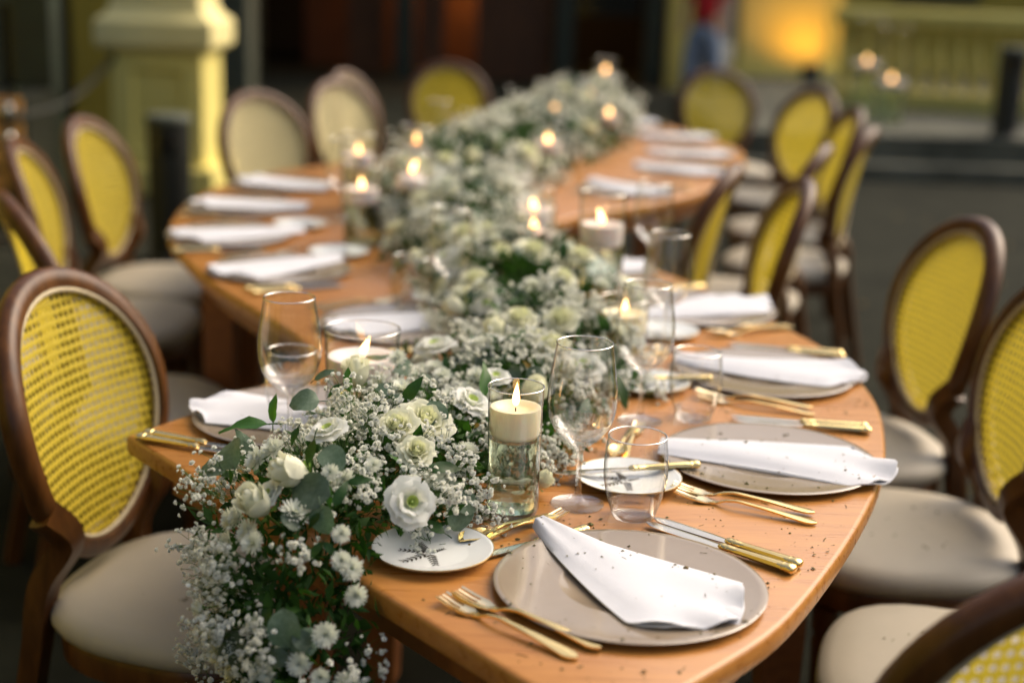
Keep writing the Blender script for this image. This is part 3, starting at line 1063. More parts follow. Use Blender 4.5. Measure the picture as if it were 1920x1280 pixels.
napkins = [napkin_mesh(k, W_=w_, bend=b_, tip=t_) for k, (w_, b_, t_) in enumerate(((.094, .04, .012), (.090, -.05, .034), (.092, .05, .030), (.094, -.03, .026), (.082, .08, .040), (.088, -.09, .020), (.086, .03, .046)))]


def shell_mesh(name, prof, mat, seg=40):
    q = MB(); q.lathe(prof, seg, cap=False)
    return q.mesh(name, mat, angle=180)


def ring_mesh(name, r_, z, t_, mat, seg=48):
    q = MB(); q.tube([(r_ * math.cos(a_), r_ * math.sin(a_), z) for a_ in np.linspace(0, 2 * math.pi, seg, endpoint=False)], t_, 6, closed=True)
    return q.mesh(name, mat, angle=180)


WH = .232
wine_bowl = shell_mesh('bowl', [(.0426, .1207), (.0470, .136), (.0485, .152), (.0475, .172), (.0445, .194), (.0410, .215), (.0385, WH)], M['glass'])
wine_rim = ring_mesh('rim', .0385, WH, .0009, M['glass_rim'])
wine_stem = lathe_mesh('stem', [(0, .0002), (.0365, .0002), (.0375, .0012), (.036, .0022), (.02, .0045), (.009, .0085), (.0052, .016), (.0042, .030), (.0038, .055), (.0045, .074), (.0075, .0835), (.016, .0893), (.0302, .1003), (.0375, .1108), (.0425, .1205), (.0422, .1206), (.0368, .1113), (.0291, .1019), (.015, .0955), (0, .094)], M['glass_solid'], 40)
tum_wall = shell_mesh('wall', [(.030, .004), (.0345, .018), (.0395, .034), (.0435, .055), (.0440, .075), (.0420, .098), (.0395, .116)], M['glass'])
tum_rim = ring_mesh('rim', .0395, .116, .001, M['glass_rim'])
tum_base = lathe_mesh('base', [(0, .0002), (.027, .0002), (.0298, .0022), (.033, .014), (.0342, .020), (.030, .0185), (.015, .0168), (0, .0165)], M['glass_solid'], 40)


def flame_mesh(h=.038, r_=.0058, bx=0.0):
    q = MB()
    prof = [(0, 0), (.35, .04), (.75, .13), (1.0, .27), (.93, .42), (.70, .60), (.42, .77), (.18, .91), (0, 1.0)]
    q.lathe([(a_ * r_, b_ * h) for a_, b_ in prof], 14, cap=False)
    q.v = [(x + bx * (z / h) ** 1.6, y, z) for x, y, z in q.v]
    return q.mesh('flame', M['flame'], angle=180)


flames = [flame_mesh(.040, .0055, .002), flame_mesh(.034, .0065, -.010), flame_mesh(.030, .0075, .003)]
wick_me = lathe_mesh('wick', [(.0009, 0), (.0008, .008), (0, .010)], M['wick'], 8)


def candle_vase(label, x, y, h, r_, wax_top, wax_h=.040, fl=0, wax='wax', z=TZ, fs=1.0, domed=False, group='candle vases along the garland', fr=0.0):
    t = empty('candle_vase', (x, y, z))
    tag(t, label, 'candle vase', group)
    q = MB(); q.lathe([(r_ - .004, .003), (r_, .010), (r_ * .985, h * .5), (r_ * 1.04, h)], 48, cap=False)
    q.put('glass', M['glass'], t, angle=180)
    put('rim', ring_mesh('rim', r_ * 1.04, h, .0009, M['glass_rim']), t)
    put('base', lathe_mesh('base', [(0, .0003), (r_ - .006, .0003), (r_ - .002, .004), (r_ - .0025, .010), (0, .0085)], M['glass_solid'], 40), t)
    wb = wax_top - wax_h
    put('water', lathe_mesh('water', [(0, .0105), (r_ * .94, .0105), (r_ * .955, .02), (r_ * .96, wb * .6), (r_ * .965, wb - .0015), (0, wb - .0015)], M['water'], 48), t)
    rw = r_ * .955
    if domed:
        prof = [(0, wb), (rw * .7, wb + .002), (rw * .97, wb + wax_h * .45), (rw, wb + wax_h * .6), (rw * .9, wax_top - .004), (rw * .6, wax_top + .003), (0, wax_top + .004)]
    else:
        prof = [(0, wb), (rw * .9, wb + .001), (rw * .985, wb + .008), (rw, wax_top - .004), (rw * .985, wax_top), (rw * .80, wax_top + .0005), (rw * .68, wax_top - .004), (rw * .45, wax_top - .0065), (0, wax_top - .007)]
    cnd = put('candle', lathe_mesh('candle', prof, M[wax], 48, 70), t)
    zt = wax_top + (.003 if domed else -.0075)
    put('wick', wick_me, cnd, loc=(0, 0, zt))
    put('flame', flames[fl], cnd, loc=(0, 0, zt + .006), rot=(rnd.uniform(-.12, .12), rnd.uniform(-.12, .12), fr), scale=fs * rnd.uniform(.92, 1.1))
    return t


# ------------------------------------------------------------------ place settings
def unit(v_):
    v_ = np.asarray(v_, float)
    return v_ / np.linalg.norm(v_)


class Setting:
    def __init__(s, c, u, where):
        s.c, s.u, s.where = np.asarray(c, float), unit(u), where
        s.v = np.array([-s.u[1], s.u[0]])
        s.a = math.atan2(s.u[1], s.u[0])

    def p(s, x, y, z=0.0):
        q_ = s.c + s.u * x + s.v * y
        return (q_[0], q_[1], Z0 + z)


def thing_of(name, parts, label, cat, group, loc, rz):
    """one thing from shared part meshes"""
    t = empty(name, loc, rz)
    tag(t, label, cat, group)
    for pn, me in parts: put(pn, me, t)
    return t


def single(name, me, label, cat, group, loc, rz):
    o = put(name, me, None, loc=loc, rot=(0, 0, rz))
    tag(o, label, cat, group)
    return o


S = {}
for key, c, u, where in (
    ('a', (.152, 1.585), (.73, -.68), 'of the nearest right setting'),
    ('b', (.399, 2.067), (.985, -.17), 'of the second setting on the right edge'),
    ('c', (.472, 2.552), (.975, -.22), 'of the third setting on the right edge'),
    ('d', (.415, 3.06), (.88, .47), 'of the fourth setting on the right edge'),
    ('e', (.19, 3.47), (.82, .57), 'of the fifth setting on the right edge'),
    ('k', (.37, 4.80), (.80, -.60), 'of the nearest setting on the far right curve'),
    ('l', (.62, 5.36), (.93, -.36), 'of the second setting on the far right curve'),
    ('m', (.725, 5.86), (.99, -.12), 'of the third setting on the far right curve'),
    ('n', (.71, 6.42), (.97, .22), 'of the fourth setting on the far right curve'),
    ('o', (.56, 6.95), (.85, .52), 'of the last setting on the far right curve'),
    ('p', (.015, 6.32), (-1, 0), 'of the far setting left of the garland end'),
    ('f', (-.345, 2.195), (-.87, .5), 'of the front left corner setting'),
    ('g', (-.235, 2.83), (-.83, -.55), 'of the setting in the left inner curve'),
    ('h', (-.555, 3.32), (-.88, -.47), 'of the nearest setting on the left curve'),
    ('i', (-.765, 3.735), (-.97, -.22), 'of the middle setting on the left curve'),
    ('j', (-.82, 4.20), (-1, .0), 'of the farther setting on the left curve'),
    ('q', (-.78, 4.65), (-.96, .28), 'of the farthest setting on the left curve'),
):
    S[key] = Setting(c, u, where)

for key, s in S.items():
    w_ = s.where
    single('charger_plate', charger_me, 'taupe glazed charger plate ' + w_, 'charger', 'taupe charger plates', s.p(0, 0), rnd.uniform(0, 6))
    # napkin: (variant, x shift, y shift, turn)
    kind, dx, dy, dr = {'a': (0, .0, .012, -9), 'b': (1, .035, .0, -3), 'c': (2, .03, .02, 2), 'd': (3, .02, .0, 4), 'f': (6, .02, .02, 14), 'g': (4, .0, .0, -12)}.get(
        key, (rnd.randrange(1, 7), rnd.uniform(-.01, .03), rnd.uniform(-.02, .02), rnd.uniform(-14, 14)))
    nlab = {'a': 'white folded linen napkin sprinkled with dry petals on the nearest charger',
            'b': 'white folded napkin with pointed end hanging over the second right charger'}.get(key, 'white folded linen napkin ' + w_)
    thing_of('napkin', (('fold', napkins[kind][0]), ('under_fold', napkins[kind][1])), nlab, 'napkin', 'white folded napkins', s.p(dx, dy, .0078), s.a + R(dr))
    far = key in 'klmnopjq'
    if key not in 'pq':
        for k, nm in ((0, 'inner'), (1, 'outer')):
            single_lab = f'gold fork, {nm} one of the pair {w_}'
            off = {'a': (-.122, -.172, 3), 'b': (-.135, -.165, -16), 'c': (-.11, -.175, -7)}.get(key, (-.11, -.185, rnd.uniform(-5, 5)))
            if far and k == 1: continue
            if far: single_lab = f'gold fork {w_}'
            thing_of('fork', (('tines', fork_head_me), ('handle', fork_handle_me)), single_lab, 'fork', 'gold forks',
                     s.p(off[0] + .006 * k - (0 if key != 'a' else .012 * k), off[1] - .020 * k, .0022 * (k == 0)), s.a + R(off[2] + (3 if k == 0 else -1)))
        for k, nm in ((0, 'inner'), (1, 'outer')):
            off = {'a': (-.112, .176, 3), 'b': (-.06, .186, 1), 'f': (-.085, .165, 9)}.get(key, (-.08, .182, rnd.uniform(-4, 4)))
            if far and k == 1: continue
            lab = f'gold handled knife, {nm} one of the pair {w_}' if not far else f'gold handled knife {w_}'
            thing_of('knife', (('blade', knife_blade_me), ('handle', knife_handle_me)), lab, 'knife', 'gold handled knives',
                     s.p(off[0] - .004 * k, off[1] + .021 * k), s.a + R(off[2]))
    if key in 'abcdghi':
        off = {'a': (-.233, -.106), 'b': (-.20, -.150)}.get(key, (-.20, -.145))
        lb = {'a': 'white bread plate with dark leaf sprig print at the near table corner',
              'b': 'white gold rimmed bread plate under a butter knife behind the nearest tumbler'}.get(key, 'white gold rimmed bread plate ' + w_)
        ang_ = s.a + (R(30) if key != 'a' else 0) - R(10)
        if key == 'a': ang_ = R(20)
        thing_of('bread_plate', (('plate', bread_me), ('gold_rim', bread_rim_me), ('leaf_motif', motif_me)), lb, 'plate', 'white bread plates', s.p(*off), ang_)
    if key in 'bc':
        kk = thing_of('butter_knife', (('blade', knife_blade_me), ('handle', knife_handle_me)), 'gold butter knife lying across the bread plate ' + w_, 'knife', 'gold handled butter knives',
                 s.p({'b': -.305, 'c': -.30}[key], -.178, .0095), s.a + R(25 if key == 'b' else 20))
    if key in 'abc':
        thing_of('dessert_fork', (('tines', fork_head_me), ('handle', fork_handle_me)), 'gold dessert fork laid crosswise above the charger ' + w_, 'fork', 'gold dessert forks', s.p(-.208, .118, .0018), s.a + R(-93)).scale = (.86,) * 3
        single('dessert_spoon', spoon_me, 'gold dessert spoon laid crosswise above the charger ' + w_, 'spoon', 'gold dessert spoons', s.p(-.232, -.06, .001), s.a + R(84))
        if key == 'a':
            thing_of('dessert_knife', (('blade', knife_blade_me), ('handle', knife_handle_me)), 'gold handled dessert knife beside the leaf print bread plate', 'knife', 'gold handled knives', s.p(-.185, -.075, 0), s.a + R(80)).scale = (.8,) * 3


def wine(x, y, label, z=TZ, tilt=0):
    thing_of('wine_glass', (('bowl', wine_bowl), ('stem', wine_stem), ('rim', wine_rim)), label, 'wine glass', 'clear wine glasses', (x, y, z + .0006), rnd.uniform(0, 6))


def tumbler(x, y, label):
    thing_of('tumbler', (('wall', tum_wall), ('base', tum_base), ('rim', tum_rim)), label, 'tumbler', 'clear tumblers', (x, y, TZ + .0006), 0)


wine(.099, 1.863, 'tall clear wine glass beside the nearest tumbler and candle')
wine(.217, 2.251, 'clear wine glass overlapping the second candle on the right')
wine(-.335, 2.07, 'clear wine glass behind the flowers at the front left corner')
wine(.30, 2.72, 'clear wine glass just behind the second right wine glass')
wine(-.135, 2.93, 'large clear wine glass left of the garland in the middle')
wine(.33, 3.40, 'blurred clear wine glass right of the tall candle vase')
wine(-.50, 4.05, 'blurred wine glass before the cream chairs on the left curve')
wine(-.30, 5.35, 'faint wine glass in front of the far yellow chair')
tumbler(.174, 1.824, 'clear tumbler nearest the camera in front of the leaf plate setting')
tumbler(.308, 2.276, 'clear tumbler beside the second right wine glass')
tumbler(-.352, 2.195, 'clear tumbler behind the front left wine glass')
tumbler(-.22, 2.98, 'blurred tumbler left of the middle wine glass')

# ------------------------------------------------------------------ candles
candle_vase('clear cylinder vase with floating ivory candle nearest the camera', .008, 1.82, .181, .0362, .153, .042, 0, 'wax')
candle_vase('wide cylinder vase with pink-white candle behind the front left roses', -.235, 2.16, .165, .0575, .122, .04, 1, 'wax_pale', fr=R(200))
candle_vase('low cylinder vase with cream candle beside the second wine glass', .207, 2.575, .135, .044, .108, .042, 2, 'wax')
candle_vase('tall cylinder vase with pale candle standing right of the garland middle', .19, 3.10, .25, .050, .182, .05, 1, 'wax_pale', fs=1.15)
for lab, px, py, yy, fl, dm in (
    ('small floating candle in the garland left of the tall vase', 1003, 380, 3.55, 2, False),
    ('added floating candle standing in for the flame reflection beside the tall vase', 1002, 418, 3.35, 2, False),  # candle added in place of the reflection of the flame above it
    ('domed pale pink candle in a vase on the left of the garland', 772, 318, 3.75, 1, True),
    ('cream candle in a low vase at the left garland flank', 679, 340, 3.70, 2, False),
    ('pale candle in a vase before the pair of cream chairs', 672, 277, 4.25, 2, False),
    ('pale candle in a tall vase before the far yellow chair', 780, 262, 4.55, 2, True),
    ('pale candle in the garland where it bends right', 1028, 257, 5.00, 2, False),
    ('single candle at the left flank of the far garland', 1039, 195, 6.05, 2, False),
    ('candle at the right flank of the far garland', 1143, 207, 5.95, 2, False),
    ('candle on the crest of the far garland', 1107, 172, 6.55, 2, True),
    ('farthest candle in a tall vase at the garland end', 1135, 128, 7.05, 2, False),
):
    p = at_y(px, py, yy)
    wt = float(p[2]) - TZ - .018
    candle_vase(lab, p[0], p[1], wt + .06, .048, max(.06, wt), .04, fl, 'wax_pale', fs=1.1, domed=dm, fr=rnd.uniform(0, 6))
for lab, px, py, yy, h in (('tall hurricane vase with candle, left one on the terrace', 1627, 110, 12.3, .85), ('tall hurricane vase with candle, right one on the terrace', 1672, 144, 12.0, .78)):
    p = at_y(px, py, yy)
    candle_vase(lab, p[0], p[1], h, .13, float(p[2]) - .32 - .03, .06, 2, 'wax_pale', z=.32, fs=1.7, group='hurricane vases on the terrace')

# ------------------------------------------------------------------ flower garland
# x, y, z, half width, height, up vector of the heap
G = [(-.200, 1.562, .22, .12, .08, (-.77, -.64, .1)), (-.212, 1.574, .42, .135, .085, (-.77, -.64, .1)), (-.224, 1.585, .58, .135, .09, (-.75, -.62, .2)),
     (-.236, 1.620, .70, .135, .10, (-.62, -.50, .6)), (-.235, 1.700, .765, .140, .12, (-.3, -.26, .92)),
     (-.20, 1.80, TZ, .155, .120, (0, 0, 1)), (-.145, 1.93, TZ, .17, .11, (0, 0, 1)), (-.06, 2.10, TZ, .165, .10, (0, 0, 1)), (.015, 2.34, TZ, .17, .10, (0, 0, 1)),
     (.055, 2.62, TZ, .16, .10, (0, 0, 1)), (.035, 2.95, TZ, .17, .11, (0, 0, 1)), (-.05, 3.33, TZ, .19, .12, (0, 0, 1)), (-.17, 3.80, TZ, .19, .14, (0, 0, 1)),
     (-.23, 4.25, TZ, .195, .15, (0, 0, 1)), (-.15, 4.83, TZ, .20, .16, (0, 0, 1)), (.05, 5.46, TZ, .21, .17, (0, 0, 1)), (.22, 6.2, TZ, .22, .18, (0, 0, 1)), (.33, 6.95, TZ, .20, .17, (0, 0, 1))]
GP = catmull([g_[:5] for g_ in G], 10)
GU = catmull([g_[5] for g_ in G], 10)
GU /= np.linalg.norm(GU, axis=1)[:, None]
GT = np.gradient(GP[:, :3], axis=0); GT /= np.linalg.norm(GT, axis=1)[:, None]
GN = np.cross(GT, GU); GN /= np.linalg.norm(GN, axis=1)[:, None]
GUp = np.cross(GN, GT)
seglen = np.linalg.norm(np.diff(GP[:, :3], axis=0), axis=1)
GS = np.concatenate([[0], np.cumsum(seglen)])
S_TOT = GS[-1]


def gframe(s_):
    f_ = np.interp(s_, GS, np.arange(len(GS)))
    i = int(min(f_, len(GS) - 2)); t = f_ - i
    L_ = lambda A_: A_[i] * (1 - t) + A_[i + 1] * t
    return L_(GP), unit(L_(GT)), unit(L_(GN)), unit(L_(GUp))


def gpoint(s_, a_, rho):
    P, T, N, U = gframe(s_)
    wob = 1 + (.16 if s_ < 1.3 else .26) * math.sin(s_ * 17 + a_ * 2) + .10 * math.sin(s_ * 41 - a_ * 3)
    p = P[:3] + N * P[3] * math.sin(a_) * rho * wob + U * P[4] * max(math.cos(a_), .06) * rho * wob
    n_ = unit(N * math.sin(a_) / P[3] + U * max(math.cos(a_), .15) / P[4])
    return p, n_, T


gar = empty('flower_garland', (0, 0, 0))
tag(gar, 'long garland of white roses, baby breath and eucalyptus winding down the table', 'garland')
VASES = [(.008, 1.82, .040), (-.235, 2.16, .062), (.207, 2.575, .048), (.19, 3.10, .055), (.099, 1.863, .02), (.217, 2.251, .02)]


def clear_of_vases(p, pad=.006):
    return all((p[0] - x) ** 2 + (p[1] - y) ** 2 > (r_ + pad) ** 2 for x, y, r_ in VASES)


def in_front_of_vase(p):
    """keeps sprays from standing between the lens and the first vase's candle"""
    return abs(p[0] - .008) < .05 and 1.66 < p[1] < 1.80 and p[2] > .83


# --- filler foliage (dark mass under the flowers)
def leaf_quads(n_, s_lo, s_hi, size, rho_lo, rho_hi):
    V, Tt = [], []
    for k in range(n_):
        s_ = rnd.uniform(s_lo, s_hi); a_ = rnd.uniform(-1.62, 1.62)
        p, nn, T = gpoint(s_, a_, rnd.uniform(rho_lo, rho_hi) ** .7)
        if not clear_of_vases(p): continue
        d = unit(nn * rnd.uniform(-.1, .9) + T * rnd.uniform(-1, 1) + nr.normal(size=3) * .5)
        sd_ = unit(np.cross(d, nr.normal(size=3)))
        nrm = np.cross(sd_, d)
        L_ = size * rnd.uniform(.6, 1.5); W_ = L_ * rnd.uniform(.12, .24)
        b_ = len(V)
        V += [p, p + d * L_ * .5 + sd_ * W_ + nrm * L_ * .05, p + d * L_ + nrm * L_ * rnd.uniform(-.2, .1), p + d * L_ * .5 - sd_ * W_ + nrm * L_ * .05]
        Tt += [(b_, b_ + 1, b_ + 2), (b_, b_ + 2, b_ + 3)]
    return V, Tt


V, Tt = [], []
for n_, a_, b_, sz, r0, r1 in ((8000, 0, 1.3, .022, .1, .9), (4500, 1.3, 2.6, .026, .1, .95), (4200, 2.6, S_TOT, .042, .1, .9)):
    v_, t_ = leaf_quads(n_, a_, b_, sz, r0, r1)
    o_ = len(V); V += v_; Tt += [(x + o_, y + o_, z + o_) for x, y, z in t_]
o = put('filler_foliage', mesh_np('filler_foliage', np.array(V), np.array(Tt), M['fol']), gar)
tag(o, kind='stuff')


def at_heap(px, py, lift=1.08, depth=None):
    """point on the heap's surface where something measured on the photograph lies"""
    d = _ray(px, py)
    ts = np.arange(1.3, 4.0, .006)
    X = np.array([0, 0, CAM_H]) + d[None] * ts[:, None]
    D = X[:, None, :] - GP[None, :, :3]
    k = np.argmin((D ** 2).sum(2), axis=1)
    D = D[np.arange(len(ts)), k]
    a_ = (D * GN[k]).sum(1) / GP[k, 3]; b_ = (D * GUp[k]).sum(1) / GP[k, 4]; c_ = np.abs((D * GT[k]).sum(1))
    ok = (a_ ** 2 + b_ ** 2 < lift ** 2) & (b_ > -.15) & (c_ < .05)
    if depth is not None and not ok.any():
        return np.array([0, 0, CAM_H]) + d * depth, depth
    if not ok.any(): return None, None
    i = int(np.argmax(ok))
    return X[i], ts[i]


taken = []


def near_flower(p, f_=.95):
    return any((p[0] - q_[0]) ** 2 + (p[1] - q_[1]) ** 2 + (p[2] - q_[2]) ** 2 < (f_ * s_) ** 2 for q_, s_ in taken)


# --- baby's breath: sprays of tiny double florets on hair-thin stems
def floret_template(seed):
    r_ = np.random.default_rng(seed)
    V, F = [], []
    for ring, (np_, L_, el) in enumerate(((7, 1.0, .0), (7, .95, .5), (6, .85, .95), (3, .8, 1.35))):
        for k in range(np_):
            a_ = 2 * math.pi * (k + .3 * ring) / np_ + r_.uniform(-.25, .25)
            e = el + r_.uniform(-.2, .2)
            d = np.array([math.cos(a_) * math.cos(e), math.sin(a_) * math.cos(e), math.sin(e)])
            sd_ = np.array([-math.sin(a_), math.cos(a_), 0])
            l_ = L_ * r_.uniform(.85, 1.15); wd = .50 * r_.uniform(.8, 1.2)
            b_ = len(V)
            V += [d * .08, d * l_ * .62 + sd_ * wd, d * l_ + np.array([0, 0, .12]), d * l_ * .62 - sd_ * wd]
            F += [(b_, b_ + 1, b_ + 2), (b_, b_ + 2, b_ + 3)]
    return np.array(V), np.array(F)


FT = [floret_template(k) for k in range(5)]
fV, fF, fN = [], [], 0
sV, sF, sN = [], [], 0


def add_floret(p, n_, r_):
    global fN
    V_, F_ = FT[rnd.randrange(5)]
    u = unit(np.cross(n_, nr.normal(size=3))); v_ = np.cross(n_, u)
    fV.append(p + (V_[:, :1] * u + V_[:, 1:2] * v_ + V_[:, 2:3] * n_) * r_)
    fF.append(F_ + fN); fN += len(V_)


def add_stem(p, q_, r_):
    global sN
    d = unit(q_ - p)
    u = unit(np.cross(d, (.3, .5, .8))); v_ = np.cross(d, u)
    mid = (p + q_) * .5 + nr.normal(size=3) * np.linalg.norm(q_ - p) * .06
    vv = []
    for c_ in (p, mid, q_):
        for k in range(3):
            a_ = k * 2.094
            vv.append(c_ + (u * math.cos(a_) + v_ * math.sin(a_)) * r_)
    sV.append(np.array(vv))
    t_ = []
    for i in range(2):
        for k in range(3):
            k2 = (k + 1) % 3
            t_ += [(i * 3 + k, i * 3 + k2, i * 3 + 3 + k2), (i * 3 + k, i * 3 + 3 + k2, i * 3 + 3 + k)]
    sF.append(np.array(t_) + sN); sN += 9


def spray(p, n_, T, count, spread, fr, stem_r, buds=.25):
    root = p - n_ * spread * 1.1
    for k in range(count):
        d = unit(n_ * 1.0 + nr.normal(size=3) * .75)
        q_ = p + d * spread * rnd.uniform(.35, 1.15) - n_ * spread * .3
        if not clear_of_vases(q_, .003) or in_front_of_vase(q_) or near_flower(q_): continue
        add_stem(root + n_ * spread * rnd.uniform(.1, .7), q_, stem_r)
        if rnd.random() < buds:
            add_floret(q_, d, fr * rnd.uniform(.35, .6))
        else:
            add_floret(q_, d, fr * rnd.uniform(.8, 1.2))
        if rnd.random() < .6:   # florets sit in twos and threes
            q2 = q_ + nr.normal(size=3) * fr * 1.5
            if clear_of_vases(q2, .003) and not near_flower(q2): add_floret(q2, unit(d + nr.normal(size=3) * .4), fr * rnd.uniform(.6, 1.0))


# --- roses, lisianthus, chrysanthemums, leaves
def petal_patch(q, r0, h0, r1, h1, a0, half, curl, ruffle, seed, mi=0, nu=7, nv=6, bulge=.12):
    """petal from radius r0/height h0 at its foot to r1/h1 at its lip round angle a0"""
    r_ = random.Random(seed)
    ph = r_.uniform(0, 6)
    vs_ = []
    for j in range(nv):
        t = j / (nv - 1)
        rad = r0 + (r1 - r0) * t + bulge * math.sin(math.pi * t) * (r1 + .2)
        z = h0 + (h1 - h0) * t
        if t > .7:
            e = (t - .7) / .3
            rad += curl * e * e; z -= curl * .55 * e * e
        wv = half * (.45 + .55 * math.sin(math.pi * min(1, t * .62 + .12)))
        for i in range(nu):
            u = -1 + 2 * i / (nu - 1)
            edge = (1 - .22 * abs(u) ** 3 * t)
            a_ = a0 + u * wv
            rr = rad * (1 + .04 * math.sin(u * 4 + ph)) + ruffle * math.sin(u * 6 + ph) * t * t
            vs_.append((rr * math.cos(a_), rr * math.sin(a_), z * edge + ruffle * math.cos(u * 5 + ph) * t * t))
    f_ = [(j * nu + i, j * nu + i + 1, (j + 1) * nu + i + 1, (j + 1) * nu + i) for j in range(nv - 1) for i in range(nu - 1)]
    q.add(vs_, f_, mi)


def rose_mesh(seed, openness=1.0, mats=('rose', 'rose_in')):
    r_ = random.Random(seed)
    q = MB()
    q.lathe([(.0, .25), (.10, .3), (.13, .6), (.10, .86), (.03, .92), (0, .92)], 10, 1)
    k = 0
    for ring, (cnt, r1, h1, half, curl, mi) in enumerate(((3, .14, .98, 1.3, .01, 1), (3, .24, 1.0, 1.2, .03, 1), (4, .38, .97, 1.0, .06, 1), (5, .56, .88, .85, .12, 0), (5, .78, .70, .78, .2, 0), (5, .98, .46, .74, .26, 0))):
        rr = r1 * (openness if ring > 2 else 1)
        for c in range(cnt):
            a_ = 2 * math.pi * c / cnt + ring * .7 + r_.uniform(-.2, .2)
            petal_patch(q, .06 + .05 * ring, .02 + .12 * (5 - ring) / 5, rr * r_.uniform(.92, 1.06), h1 * r_.uniform(.95, 1.04), a_, half, curl, .012 + .008 * ring, seed * 50 + k, mi)
            k += 1
    for c in range(5):   # sepals
        a_ = 2 * math.pi * c / 5
        petal_patch(q, .05, .0, .5, .12, a_, .22, .1, 0, k + c, 2, 3, 4)
    q.tube([(0, 0, -.9), (.03, 0, -.4), (0, 0, .05)], .05, 6, 2)
    return q.mesh('rose', [M[mats[0]], M[mats[1]], M['sepal']], angle=180)


def bud_mesh(seed):
    r_ = random.Random(seed)
    q = MB()
    q.lathe([(0, .1), (.25, .15), (.42, .5), (.36, .95), (.16, 1.32), (0, 1.38)], 14, 0)
    for ring, (cnt, r1, h1, half, curl) in enumerate(((4, .20, 1.46, 1.0, .02), (4, .32, 1.42, .95, .06), (4, .46, 1.28, .9, .16))):
        for c in range(cnt):
            petal_patch(q, .16, .0, r1, h1 * r_.uniform(.93, 1.05), 2 * math.pi * c / cnt + ring * .8 + r_.uniform(-.2, .2), half, curl, .015, seed * 30 + ring * 7 + c, 0, bulge=.36)
    for c in range(5):
        petal_patch(q, .1, -.04, .5, .25, 2 * math.pi * c / 5, .25, .1, 0, c, 2, 3, 4)
    q.tube([(0, 0, -.9), (.03, 0, -.4), (0, 0, .05)], .05, 6, 2)
    return q.mesh('rose_bud', [M['rose'], M['rose_in'], M['sepal']], angle=180)


def lis_mesh(seed):
    r_ = random.Random(seed)
    q = MB()
    q.lathe([(.02, .05), (.10, .2), (.22, .45), (.30, .62)], 16, 1, cap=False)
    q.lathe([(0, .3), (.06, .32), (.07, .5), (.03, .56), (0, .56)], 8, 1)
    for ring, (cnt, r1, h1, half, curl) in enumerate(((5, .52, .88, .85, .16), (6, .82, .72, .75, .24), (6, 1.02, .46, .72, .26))):
        for c in range(cnt):
            petal_patch(q, .12, .08, r1 * r_.uniform(.92, 1.06), h1 * r_.uniform(.92, 1.06), 2 * math.pi * c / cnt + ring * .5 + r_.uniform(-.2, .2), half, curl, .035, seed * 40 + ring * 9 + c, 0, bulge=.14)
    q.tube([(0, 0, -.9), (.03, 0, -.4), (0, 0, .08)], .05, 6, 2)
    return q.mesh('lisianthus', [M['white_petal'], M['lis_heart'], M['sepal']], angle=180)


def mum_mesh(seed, eye=True):
    r_ = random.Random(seed)
    q = MB()
    for ring, (cnt, L_, el) in enumerate(((24, 1.0, .02), (22, .95, .28), (19, .82, .55), (14, .62, .85), (9, .42, 1.15))):
        if eye and ring == 4: continue
        for c in range(cnt):
            a_ = 2 * math.pi * (c + .5 * (ring % 2)) / cnt + r_.uniform(-.07, .07)
            e = el + r_.uniform(-.12, .12); l_ = L_ * r_.uniform(.86, 1.1)
            sd_ = np.array([-math.sin(a_), math.cos(a_), 0])
            ps = []
            for t in (.08, .5, .86, 1.0):
                ee = e + .25 * (t - .4)
                ps.append(np.array([math.cos(a_) * math.cos(ee), math.sin(a_) * math.cos(ee), math.sin(ee)]) * l_ * t + np.array([0, 0, .05 * ring]))
            wd = [.035, .075, .07, .02]
            vs_ = []
            for p_, w__ in zip(ps, wd):
                vs_ += [p_ - sd_ * w__, p_ + np.array([0, 0, -.02]), p_ + sd_ * w__]
            q.add(vs_, [(3 * i + k, 3 * i + k + 1, 3 * i + k + 4, 3 * i + k + 3) for i in range(3) for k in range(2)], 0)
    q.lathe([(0, .02), (.2, .05), (.22, .16), (.12, .24), (0, .26)], 10, 1 if eye else 0)
    q.lathe([(0, -.18), (.16, -.12), (.2, .02), (0, .03)], 8, 2)
    q.tube([(0, 0, -1.2), (.04, 0, -.5), (0, 0, -.1)], .05, 5, 2)
    return q.mesh('chrysanthemum', [M['mum'], M['mum_eye'], M['sepal']], angle=180)


def leaf_mesh(name, shape, mat, cup=.12, fold=.12, nx=9, ny=5, curl=.15, stem=.25):
    q = MB()
    vs_ = []
    for i in range(nx):
        t = i / (nx - 1)
        wd = shape(t)
        for j in range(ny):
            u = -1 + 2 * j / (ny - 1)
            z = fold * abs(u) * wd + cup * math.sin(math.pi * t) * .5 - curl * t * t + .012 * math.sin(t * 22) * abs(u) + .03 * math.sin(t * 9 + u * 2) * u * u
            vs_.append((t, u * wd, z))
    q.add(vs_, [(i * ny + j, (i + 1) * ny + j, (i + 1) * ny + j + 1, i * ny + j + 1) for i in range(nx - 1) for j in range(ny - 1)])
    q.tube([(-stem, 0, -.03), (-stem * .4, 0, 0), (.0, 0, .005), (.5, 0, cup * .5 - curl * .25 - .004)], [.022, .018, .014, .006], 5)
    return q.mesh(name, M[mat], angle=180)


